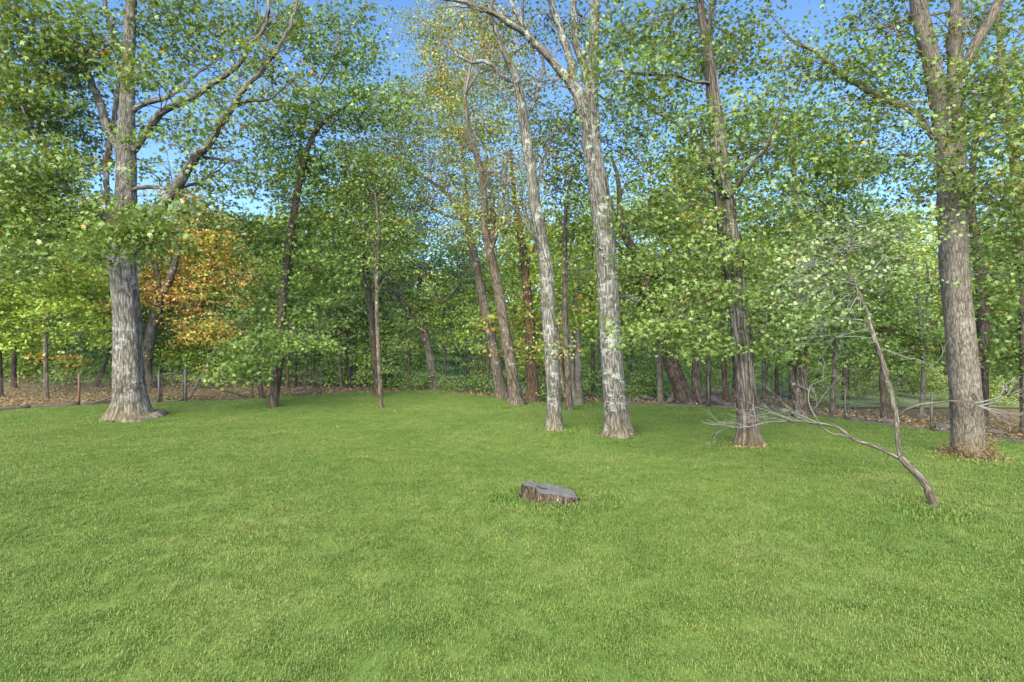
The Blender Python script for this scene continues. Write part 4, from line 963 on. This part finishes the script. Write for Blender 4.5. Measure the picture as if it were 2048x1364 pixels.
LAND = [(-2, 'dark trunk at the left edge'), (93, 'thin pole-straight maple'), (158, 'rusty fence post'), (255, 'massive grey tree'), (345, 'garden gate'), (435, 'orange maple'), (505, 'dark fence post'), (560, 'slim dark maple'),
        (642, 'thin far fence post'), (757, 'thin pale pole trunk'), (850, 'crooked pale oak'), (930, 'blue-green pine'), (1015, 'leaning pair of trunks'), (1066, 'reddish trunk'), (1102, 'slender lichen trunk'), (1150, 'pale double trunk'), (1228, 'big forked lichen tree'),
        (1350, 'crooked dark trunk'), (1435, 'pointed grey-green rock'), (1490, 'shaggy barked maple'), (1600, 'brown double trunk'), (1690, 'fence post behind the dead twigs'), (1775, 'upright sapling stem'), (1845, 'bare forked grey stem'), (1925, 'massive smooth trunk'), (1966, 'darker straight trunk'), (2050, 'rough trunk at the right edge')]
ORD = ('', 'second ', 'third ', 'fourth ', 'fifth ', 'sixth ')
def where(items):
    """one phrase for each picture column: which landmark it stands next to, and its rank there"""
    res = [None] * len(items); seen = {}
    for k in sorted(range(len(items)), key=lambda k: min(abs(items[k][0] - l[0]) for l in LAND)):
        px, look = items[k]
        lx, ln = min(LAND, key=lambda l: abs(l[0] - px))
        side = 'left' if px < lx else 'right'
        key = (ln, side, look); n = seen.get(key, 0); seen[key] = n + 1
        res[k] = (ORD[min(n, 5)] + look, f'just {side} of the {ln}')
    return res
bgt = [  # px, ground py, trunk width px, lean px over 150 px, leaf, crown scale
    (30, 775, 10, 4, 'leaf_bright', 1.0), (150, 768, 8, -3, 'leaf_far', .9), (118, 760, 14, 2, 'leaf_far', .8), (330, 762, 12, -6, 'leaf_bright', .75), (345, 756, 8, 3, 'leaf_olive', .75), (400, 758, 10, 2, 'leaf_far', .75),
    (428, 764, 11, -4, 'leaf_far', .7), (475, 757, 9, 1, 'leaf_bright', .75), (588, 772, 8, -5, 'leaf_far', .85), (612, 770, 11, -4, 'leaf_deep', .9), (642, 768, 10, -8, 'leaf_bright', .9), (668, 762, 7, 3, 'leaf_far', .8),
    (700, 774, 9, -9, 'leaf_olive', .8), (708, 773, 12, -12, 'leaf_far', .8), (776, 772, 18, -10, 'leaf_far', .9), (800, 756, 7, 2, 'leaf_bright', .8), (915, 768, 9, 2, 'leaf_far', .85), (960, 766, 8, -3, 'leaf_bright', .8),
    (1026, 768, 8, 2, 'leaf_far', .8), (1090, 770, 12, -1, 'leaf_deep', .8), (1190, 790, 9, -2, 'leaf_far', .9), (1200, 778, 7, 2, 'leaf_bright', .8), (1262, 778, 8, 0, 'leaf_far', .8),
    (1322, 803, 14, -6, 'leaf_bright', .8), (1346, 803, 12, -3, 'leaf_far', .8), (1392, 804, 20, 2, 'leaf_deep', .85), (1412, 814, 11, 0, 'leaf_far', .7), (1452, 800, 12, -4, 'leaf_far', .8), (1466, 795, 8, 0, 'leaf_deep', .8),
    (1532, 800, 9, -3, 'leaf_bright', .8), (1552, 792, 8, -3, 'leaf_far', .8), (1530, 778, 10, 2, 'leaf_deep', .8), (1634, 790, 10, 3, 'leaf_far', .8), (1666, 828, 11, 0, 'leaf_deep', .7), (1690, 800, 14, -4, 'leaf_far', .8),
    (1712, 785, 10, 2, 'leaf_bright', .8), (1764, 836, 12, 1, 'leaf_deep', .65), (1800, 792, 12, 0, 'leaf_far', .8), (1822, 786, 9, -2, 'leaf_far', .8), (1742, 776, 8, 2, 'leaf_deep', .8), (2010, 800, 10, 2, 'leaf_deep', .8), (2030, 792, 12, -3, 'leaf_far', .8),
    (1985, 786, 9, 2, 'leaf_bright', .8), (1890, 784, 10, 0, 'leaf_far', .8), (2100, 800, 14, 0, 'leaf_far', .8), (-60, 790, 14, 0, 'leaf_far', .9), (240, 764, 9, 3, 'leaf_far', .75), (575, 776, 6, 4, 'leaf_bright', .6), (628, 777, 6, -2, 'leaf_far', .6), (684, 778, 7, -8, 'leaf_olive', .6), (732, 776, 6, 3, 'leaf_bright', .6), (818, 778, 6, -3, 'leaf_far', .6), (890, 780, 6, 2, 'leaf_bright', .55), (975, 783, 6, -4, 'leaf_far', .6), (1120, 792, 6, 2, 'leaf_far', .6), (1500, 800, 8, 3, 'leaf_bright', .7), (1580, 798, 7, -3, 'leaf_far', .7), (540, 762, 9, 2, 'leaf_far', .8)]
GREEN = {'leaf_far': 'mid green', 'leaf_deep': 'dark green', 'leaf_bright': 'yellow-green', 'leaf_maple': 'grey-green', 'leaf_olive': 'olive'}
wh = where([(b[0], ('thin' if b[2] < 9 else 'slender' if b[2] < 12 else 'sturdy') + (' pale' if b[0] in (1322, 1346) else ' dark') + ' trunk') for b in bgt])
for k, (px, py, w, lean, lm, sc) in enumerate(bgt):
    d = ground_hit(px, py); p0 = P(px, py, d)
    p0[2] = float(gz(p0[0], p0[1]))
    pale = px in (1322, 1346)
    kind_ = 'pale' if pale else 'dark'
    root = thing('woodland_tree', p0, f'{wh[k][0]} in the woods, {wh[k][1]}', 'tree', 'slender background trees in the woods')
    H = 8.6 * sc; L = lean / 150.0
    t = np.linspace(0, 1, 26)
    ax = np.stack([L * H * t + rb.normal(0, .03, 26).cumsum() * .6, rb.normal(0, .03, 26).cumsum() * .6, -.15 + (H + .15) * t], 1)
    rad = w / 2 / F * d * (1 - .75 * t)
    mb = MB(); mb.add(*tube(ax, rad, 10, .06, .3, k, flare_h=.15))
    link('trunk', mb.mesh('trunk'), M['bark_smooth' if pale else ('bark_dark', 'bark_mid', 'bark_dark', 'bark_red')[k % 4]], root)
    s = sc * rb.uniform(.85, 1.12)
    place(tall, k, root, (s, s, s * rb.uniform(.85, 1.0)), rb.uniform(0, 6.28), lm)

shr = []
for px in range(-80, 2160, 46):
    shr.append((px + rb.uniform(-18, 18), rb.uniform(755, 772), rb.uniform(.7, 1.15)))
for px in range(560, 1320, 58):
    shr.append((px + rb.uniform(-20, 20), rb.uniform(762, 776), rb.uniform(.5, .85)))
for px in range(1300, 2160, 58):
    shr.append((px + rb.uniform(-20, 20), rb.uniform(768, 790), rb.uniform(.45, .8)))
for px in range(570, 1330, 36):
    shr.append((px + rb.uniform(-16, 16), rb.uniform(747, 760), rb.uniform(1.2, 1.9)))
for px in range(-60, 560, 40):
    shr.append((px + rb.uniform(-16, 16), rb.uniform(744, 754), rb.uniform(1.2, 1.8)))
for px in range(1330, 2120, 42):
    shr.append((px + rb.uniform(-16, 16), rb.uniform(756, 776), rb.uniform(.9, 1.5)))
for px, py, sc in ((1650, 806, .45), (1735, 800, .5), (1775, 812, .35), (1830, 796, .55), (1880, 804, .4), (1985, 810, .5), (2025, 802, .6), (1955, 798, .5), (1700, 792, .6), (1610, 800, .45)):
    shr.append((px, py, sc))
LM = ('leaf_far', 'leaf_bright', 'leaf_olive', 'leaf_far', 'leaf_bright', 'leaf_maple')
lms = [LM[int(rb.integers(0, len(LM)))] for _ in shr]
CN = {'leaf_far': 'mid green', 'leaf_deep': 'dark green', 'leaf_bright': 'yellow-green', 'leaf_maple': 'grey-green', 'leaf_olive': 'olive'}
wh = where([(q[0], CN[l_] + ' understory shrub') for q, l_ in zip(shr, lms)])
for k, (px, py, sc) in enumerate(shr):
    d = ground_hit(px, py); p0 = P(px, py, d); p0[2] = float(gz(p0[0], p0[1]))
    lm = lms[k]
    root = thing('understory_shrub', p0, f'{wh[k][0]} {wh[k][1]}', 'shrub', 'understory shrubs in the woods')
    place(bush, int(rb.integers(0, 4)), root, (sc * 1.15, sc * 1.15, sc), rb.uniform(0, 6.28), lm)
lows = [(px + rb.uniform(-12, 12), 783 + rb.uniform(-9, -3) + max(0, (px - 850)) * .085) for px in range(770, 1010, 44)]
lows += [(px + rb.uniform(-12, 12), rb.uniform(793, 801)) for px in range(1080, 1320, 56)]
whl = where([(q[0], 'low lawn-edge shrub') for q in lows])
for k, (px, py) in enumerate(lows):
    d = ground_hit(px, py); p0 = P(px, py, d); p0[2] = float(gz(p0[0], p0[1]))
    back = px > 1040
    root = thing('low_shrub', p0, f'{whl[k][0]} {whl[k][1]}', 'shrub', 'low shrubs ' + ('behind the lichen trunks' if back else 'left of the leaning pair'))
    s = rb.uniform(.7, 1.15)
    place(low, k, root, (s * 1.2, s * 1.2, s), rb.uniform(0, 6.28), ('leaf_deep', 'leaf_maple')[k % 2])

# pine with flat blue-green boughs
d = ground_hit(930, 774); p0 = P(930, 774, d); p0[2] = float(gz(p0[0], p0[1]))
pine = thing('pine_tree', p0, 'young blue-green pine with flat horizontal boughs left of the leaning pair', 'pine tree')
mb = MB(); t = np.linspace(0, 1, 30)
mb.add(*tube(np.stack([.05 * np.sin(t * 5), .04 * np.cos(t * 4), -.1 + 5.6 * t], 1), .085 * (1 - .9 * t), 10, .05, .3, 3)); link('trunk', mb.mesh('trunk'), M['bark_dark'], pine)
r = np.random.default_rng(9); wood = MB(); PV, PO = [], []
for lev in range(13):
    z = .5 + lev * .40; Lb = 2.1 * (1 - .052 * lev) * r.uniform(.85, 1.1)
    for k in range(6):
        a = r.uniform(0, 6.283) + k * 1.05
        tt = np.linspace(0, 1, 8)[:, None]
        dirv = np.array([math.cos(a), math.sin(a), 0])
        pth = dirv * Lb * tt + np.array([0, 0, z]) + np.array([0, 0, .16]) * tt ** 2
        wood.add(*tube(pth, np.linspace(.016, .004, 8), 5))
        side = np.array([-math.sin(a), math.cos(a), 0])
        n = 260
        f = r.uniform(.25, 1.03, n); lat = r.normal(0, .28, n) * (1.1 - f * .6)
        pos = dirv * (Lb * f)[:, None] + side * lat[:, None] + np.array([0, 0, z]) + np.stack([0 * f, 0 * f, .16 * f * f + r.normal(0, .035, n)], 1)
        PV.append(pos); PO.append(unit(dirv + side * np.sign(lat)[:, None] * .8 + np.array([0, 0, .15])))
pos = np.vstack(PV); out_ = np.vstack(PO)
V, T, A = leaves(pos, out_, .15, 'needle', .9, np.clip(r.normal(.45, .2, len(pos)), 0, .79), r)
V2, T2, A2 = leaves(pos[::2], out_[::2], .075, 'oak', .4, np.clip(r.normal(.45, .2, len(pos[::2])), 0, .79), r)
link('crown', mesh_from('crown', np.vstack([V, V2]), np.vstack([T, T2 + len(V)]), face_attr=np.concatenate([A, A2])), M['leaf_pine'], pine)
tag(link('branches', wood.mesh('branches'), M['twig'], pine), kind='stuff')

# far woodland mass
r = np.random.default_rng(21); PV = []
for k in range(820):
    y = r.uniform(36, 66); x = r.uniform(-1.15, 1.15) * y
    if x > 12 and y < 48 and r.uniform() < .6: continue
    top = 8.5 + 2.5 * math.sin(x * .17 + 1) + 1.6 * math.sin(x * .41) + .07 * (y - 40) + (1.5 if abs(x) > 14 else -1.2)
    n = 150; z = r.uniform(.2, top)
    PV.append(np.array([x, y, float(gz(x, y)) + z]) + r.normal(0, 1, (n, 3)) * np.array([1.3, 1.0, .8]))
pos = np.vstack(PV); pos[:, 2] = np.maximum(pos[:, 2], gz(pos[:, 0], pos[:, 1]) + .1)
vals = np.clip(np.repeat(r.normal(.45, .2, len(PV)), 150) + r.normal(0, .12, len(pos)), 0, .79)
V, T, A = leaves(pos, r.normal(0, 1, pos.shape), .36, 'far', 1.7, vals, r)
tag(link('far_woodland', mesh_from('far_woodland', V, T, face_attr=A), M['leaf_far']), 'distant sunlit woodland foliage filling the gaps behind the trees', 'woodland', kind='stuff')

# ------------------------------------------------------------------ leaf litter
r = np.random.default_rng(31)
def litter(n, a0, a1, w0, w1):
    a = r.uniform(a0, a1, n); rr_ = lawn_radius(a) + .25 + r.uniform(0, 1, n) ** 1.3 * r.uniform(w0, w1, n)
    return np.stack([np.sin(a) * rr_, np.cos(a) * rr_], 1)
xy = np.vstack([litter(15000, -.86, -.30, 7, 12), litter(7000, .22, .80, 3, 7), litter(4000, -.3, .22, 2, 6)])
for px, py, n, w in ((262, 838, 380, .75), (1236, 872, 140, .5), (1497, 892, 220, .45), (1938, 914, 300, .6), (1108, 862, 80, .35)):
    d = ground_hit(px, py); a = r.uniform(0, 6.283, n); q = w * (.45 + .6 * r.uniform(0, 1, n) ** 1.5)
    xy = np.vstack([xy, np.stack([(px - 1024) / F * d + np.cos(a) * q, d + np.sin(a) * q], 1)])
n = 90
a = r.uniform(-.7, .7, n); q = lawn_radius(a) * r.uniform(.45, 1, n)
xy = np.vstack([xy, np.stack([np.sin(a) * q, np.cos(a) * q], 1)])
pos = np.stack([xy[:, 0], xy[:, 1], gz(xy[:, 0], xy[:, 1]) + r.uniform(.01, .05, len(xy))], 1)
V, T, A = leaves(pos, unit(r.normal(0, 1, pos.shape) * np.array([1, 1, .1])), .075, 'far', .55, np.clip(r.uniform(0, 1.0, len(pos)), 0, 1), r)
tag(link('leaf_litter', mesh_from('leaf_litter', V, T, face_attr=A), M['leaf_dry']), 'fallen brown leaves strewn under the trees beyond the fence', 'leaf litter', kind='stuff')

# ------------------------------------------------------------------ fences, gate, timbers, stones
M['rust'] = plain_mat('rust', (.055, .024, .013), (.11, .052, .030), 18, .85, .0, .3)
M['steel'] = plain_mat('weathered_steel', (.034, .030, .025), (.085, .076, .062), 14, .7, .3, .2)
M['wire'] = plain_mat('fence_wire', (.060, .045, .030), (.120, .092, .060), 10, .7, .4, .0)
M['timber'] = plain_mat('timber', (.022, .017, .012), (.058, .044, .031), 9, .95, 0, .6)
M['stone'] = plain_mat('stone', (.030, .026, .021), (.088, .079, .066), 5, .9, 0, .7)

def gpt(px, py):
    d = ground_hit(px, py); p = P(px, py, d); p[2] = float(gz(p[0], p[1])); return p
UP = np.array([0, 0, 1.0])
def bar(mb, p, q, r_, sides=8):
    mb.add(*tube(np.array([p, q]), np.array([r_, r_]), sides))
def wire_net(mb, a, b, h, sp=.085, rw=.0030):
    L = np.linalg.norm(b - a); u = (b - a) / L
    k = -h
    while k < L:
        for s in (1, -1):
            x0, x1 = (k, k + h) if s > 0 else (k + h, k)
            lo_, hi_ = (x0, 0.0), (x1, h)
            xs = sorted(((x0, 0.0), (x1, h)))
            (xa, za), (xb, zb) = xs
            ca, cb = max(xa, 0), min(xb, L)
            if cb - ca < .02: continue
            za2 = za + (zb - za) * (ca - xa) / (xb - xa); zb2 = za + (zb - za) * (cb - xa) / (xb - xa)
            off = np.array([-u[1], u[0], 0]) * (.003 * s)
            mb.add(*tube(np.array([a + u * ca + UP * (za2 + .03) + off, a + u * cb + UP * (zb2 + .03) + off]), np.array([rw, rw]), 3))
        k += sp
    for z in (.03, h + .03):
        bar(mb, a + UP * z, b + UP * z, .0028, 4)

FH = 1.0
# left run
fl = thing('chain_link_fence', gpt(158, 811), 'rusty chain-link fence run left of the gate behind the massive tree', 'fence')
o0 = np.array(fl.location)
line = [gpt(-120, 828), gpt(-10, 820.5), gpt(158, 811), gpt(318, 805.5)]
for k, p in enumerate(line[1:]):
    mb = MB(); w = .036 if k < 2 else .042
    bar(mb, p - UP * .1, p + UP * (1.10 if k < 2 else 1.14), w); link('post', mb.mesh('post', o0), M['rust' if k < 2 else 'steel'], fl)
    if k == 2:
        mb = MB(); bar(mb, p + UP * 1.14, p + UP * 1.18, .05); link('post_cap', mb.mesh('post_cap', o0), M['steel'], fl)
mb = MB()
for a, b in zip(line[:-1], line[1:]): wire_net(mb, a, b, FH)
tag(link('chain_link', mb.mesh('chain_link', o0), M['wire'], fl), kind='stuff')
mb = MB(); bar(mb, line[3] + UP * .78, gpt(180, 811) + UP * .05, .022); link('brace', mb.mesh('brace', o0), M['steel'], fl)
# gate
gl, gr = gpt(323, 805), gpt(366, 803.5)
gate = thing('garden_gate', (gl + gr) / 2, 'small square chain-link gate with a pipe frame in the left fence', 'gate')
o0 = np.array(gate.location); mb = MB()
a, b = gl + UP * .05, gr + UP * .05; c, d_ = gr + UP * 1.02, gl + UP * 1.02
for p, q in ((a, b), (b, c), (c, d_), (d_, a)): bar(mb, p, q, .022)
link('frame', mb.mesh('frame', o0), M['steel'], gate)
mb = MB(); wire_net(mb, gl + UP * .04, gr + UP * .04, .92); tag(link('chain_link', mb.mesh('chain_link', o0), M['wire'], gate), kind='stuff')
mb = MB(); mb.box(gr + UP * .62 + np.array([.0, -.03, 0]), (.10, .05, .06)); link('latch', mb.mesh('latch', o0), M['steel'], gate)
for z in (.25, .82):
    mb = MB(); mb.box(gl + UP * z + np.array([-.03, 0, 0]), (.07, .06, .07)); link('hinge', mb.mesh('hinge', o0), M['steel'], gate)
# right of the gate
fr = thing('chain_link_fence', gpt(371, 803.5), 'chain-link fence run from the gate to the slim dark maple', 'fence')
o0 = np.array(fr.location)
line = [gpt(371, 803.5), gpt(505, 797.5), gpt(642, 792.5)]
for k, p in enumerate(line):
    mb = MB(); bar(mb, p - UP * .1, p + UP * (1.20 if k == 0 else 1.12), (.046, .030, .022)[k]); link('post', mb.mesh('post', o0), M['steel' if k == 0 else 'timber'], fr)
mb = MB(); bar(mb, line[0] + UP * 1.20, line[0] + UP * 1.24, .054); link('post_cap', mb.mesh('post_cap', o0), M['steel'], fr)
mb = MB()
for a, b in zip(line[:-1], line[1:]): wire_net(mb, a, b, FH)
tag(link('chain_link', mb.mesh('chain_link', o0), M['wire'], fr), kind='stuff')
mb = MB(); bar(mb, line[0] + UP * .82, gpt(497, 799) + UP * .05, .024); link('brace', mb.mesh('brace', o0), M['timber'], fr)
# right hand fence
fe = thing('chain_link_fence', gpt(1690, 842), 'chain-link fence with leaning posts along the right edge of the lawn', 'fence')
o0 = np.array(fe.location)
rline = [gpt(1418, 815), gpt(1560, 824), gpt(1690, 842), gpt(1862, 864), gpt(2060, 889), gpt(2250, 914)]
for k, p in enumerate(rline):
    mb = MB(); bar(mb, p - UP * .1, p + UP * 1.04 + np.array([(-.03, .05, 0, .02, 0, 0)[k], 0, 0]), .030); link('post', mb.mesh('post', o0), M['steel'], fe)
mb = MB()
for a, b in zip(rline[:-1], rline[1:]): wire_net(mb, a, b, .92)
tag(link('chain_link', mb.mesh('chain_link', o0), M['wire'], fe), kind='stuff')

def timber(p, q, w, h, label, group, seed):
    c = (p + q) / 2; o = np.array(c)
    L = np.linalg.norm(q - p); n = max(6, int(L / .15)); t = np.linspace(0, 1, n)
    rr_ = np.random.default_rng(seed)
    ax = p[None] * (1 - t[:, None]) + q[None] * t[:, None]; ax[:, 2] = gz(ax[:, 0], ax[:, 1]) + h / 2
    ax += rr_.normal(0, .008, ax.shape)
    mb = MB(); V, T, tc = tube(ax, np.full(n, w / 2), 10, .10, 0, seed); mb.add(V, T, tc)
    ob = link('landscape_timber', mb.mesh('landscape_timber', o), M['timber'], None, c); tag(ob, label, 'timber', group)
lt = [((-140, 830), (60, 818)), ((62, 818), (157, 812)), ((161, 812), (236, 808)), ((376, 805), (500, 799)), ((286, 807), (314, 806.5))]
ln_ = ['longest dark edging timber lying under the fence at far left', 'dark edging timber ending at the rusty fence post', 'edging timber between the rusty post and the massive grey trunk', 'low timber under the fence right of the gate', 'short timber between the massive grey trunk and the gate']
for k, ((a, b), lb) in enumerate(zip(lt, ln_)): timber(gpt(*a), gpt(*b), .15 if k < 3 else .09, .12 if k < 3 else .07, lb, 'edging timbers under the left fence', k)
rt = [((1250, 809.5), (1412, 815.5)), ((1424, 816.5), (1555, 824)), ((1566, 825.5), (1684, 841)), ((1694, 843.5), (1857, 863.5)), ((1866, 865), (2054, 889)), ((2062, 890), (2240, 913))]
rn = ['edging timber in front of the stone pile', 'edging timber from the pale rock to the brown double trunk', 'edging timber behind the dead twigs', 'edging timber between the upright sapling stem and the fence post', 'edging timber behind the massive smooth trunk', 'edging timber running out of the right of the picture']
for k, ((a, b), lb) in enumerate(zip(rt, rn)): timber(gpt(*a), gpt(*b), .12, .09, lb, 'edging timbers along the right fence', 40 + k)

# rocks
import bmesh
def rock_mesh(seed):
    bm = bmesh.new(); bmesh.ops.create_icosphere(bm, subdivisions=3, radius=1)
    rr_ = np.random.default_rng(seed); dirs = unit(rr_.normal(0, 1, (9, 3))); off = rr_.uniform(.55, .9, 9)
    for v in bm.verts:
        p = np.array(v.co)
        for dv, of in zip(dirs, off):
            s = p.dot(dv)
            if s > of: p = p - dv * (s - of) * .9
        p += rr_.normal(0, .012, 3)
        v.co = p
    me = bpy.data.meshes.new('rock'); bm.to_mesh(me); bm.free()
    return me
rocks = [(1278, 806, 26, .45), (1300, 804, 30, .5), (1326, 806, 24, .5), (1350, 808, 34, .55), (1384, 808, 28, .5), (1404, 810, 26, .5), (1432, 814, 50, .62), (1462, 816, 22, .5), (1530, 818, 26, .45), (600, 783, 22, .35), (545, 787, 18, .35), (1730, 845, 40, .3), (1780, 848, 34, .3), (1905, 862, 44, .35), (2010, 872, 40, .3), (1645, 832, 26, .35)]
rl = ['leftmost pale stone of the pile behind the forked lichen tree', 'second flat stone from the left in the stone pile', 'rounded stone in front of the pale slender trunks', 'broad stone at the foot of the crooked dark trunk', 'grey stone between the crooked dark trunk and its neighbour', 'rightmost small stone of the pile', 'large pointed grey-green rock right of the stone pile', 'small stone just left of the shaggy trunk', 'low stone right of the shaggy trunk at the fence',
      'flat pale rock in the woods behind the slim dark maple', 'small pale rock beyond the fence near the slim dark maple', 'flat stone in the leaf litter behind the upright sapling stem', 'flat stone behind the fence right of the sapling stem', 'long flat stone beside the massive smooth trunk behind the fence', 'flat stone behind the fence at far right', 'small stone behind the dead twigs near the fence']
rm_ = [rock_mesh(60 + k) for k in range(5)]
for k, ((px, py, w, f), lb) in enumerate(zip(rocks, rl)):
    p = gpt(px, py - 2); s = w / 2 / F * p[1]
    o = bpy.data.objects.new('rock', rm_[k % 5]); C.objects.link(o)
    if not rm_[k % 5].materials: rm_[k % 5].materials.append(M['stone'])
    o.location = p + np.array([0, .3, s * f * .45]); o.scale = (s, s * .8, s * f); o.rotation_euler = (0, 0, k * 1.3)
    tag(o, lb, 'rock', 'stones along the woodland edge')

# leaning dead pole beside the gate
p, q = gpt(378, 797), P(434, 692, ground_hit(378, 797) + .6)
mb = MB(); t = np.linspace(0, 1, 14)[:, None]
mb.add(*tube(p * (1 - t) + q * t + rng.normal(0, .012, (14, 3)), np.linspace(.055, .03, 14), 10, .08, 0, 4))
tag(link('dead_pole', mb.mesh('dead_pole', p), M['dead_wood'], None, p), 'bare dead pole leaning up to the right beside the gate', 'log')

print('TRIS', sum(len(m.polygons) for m in bpy.data.meshes))
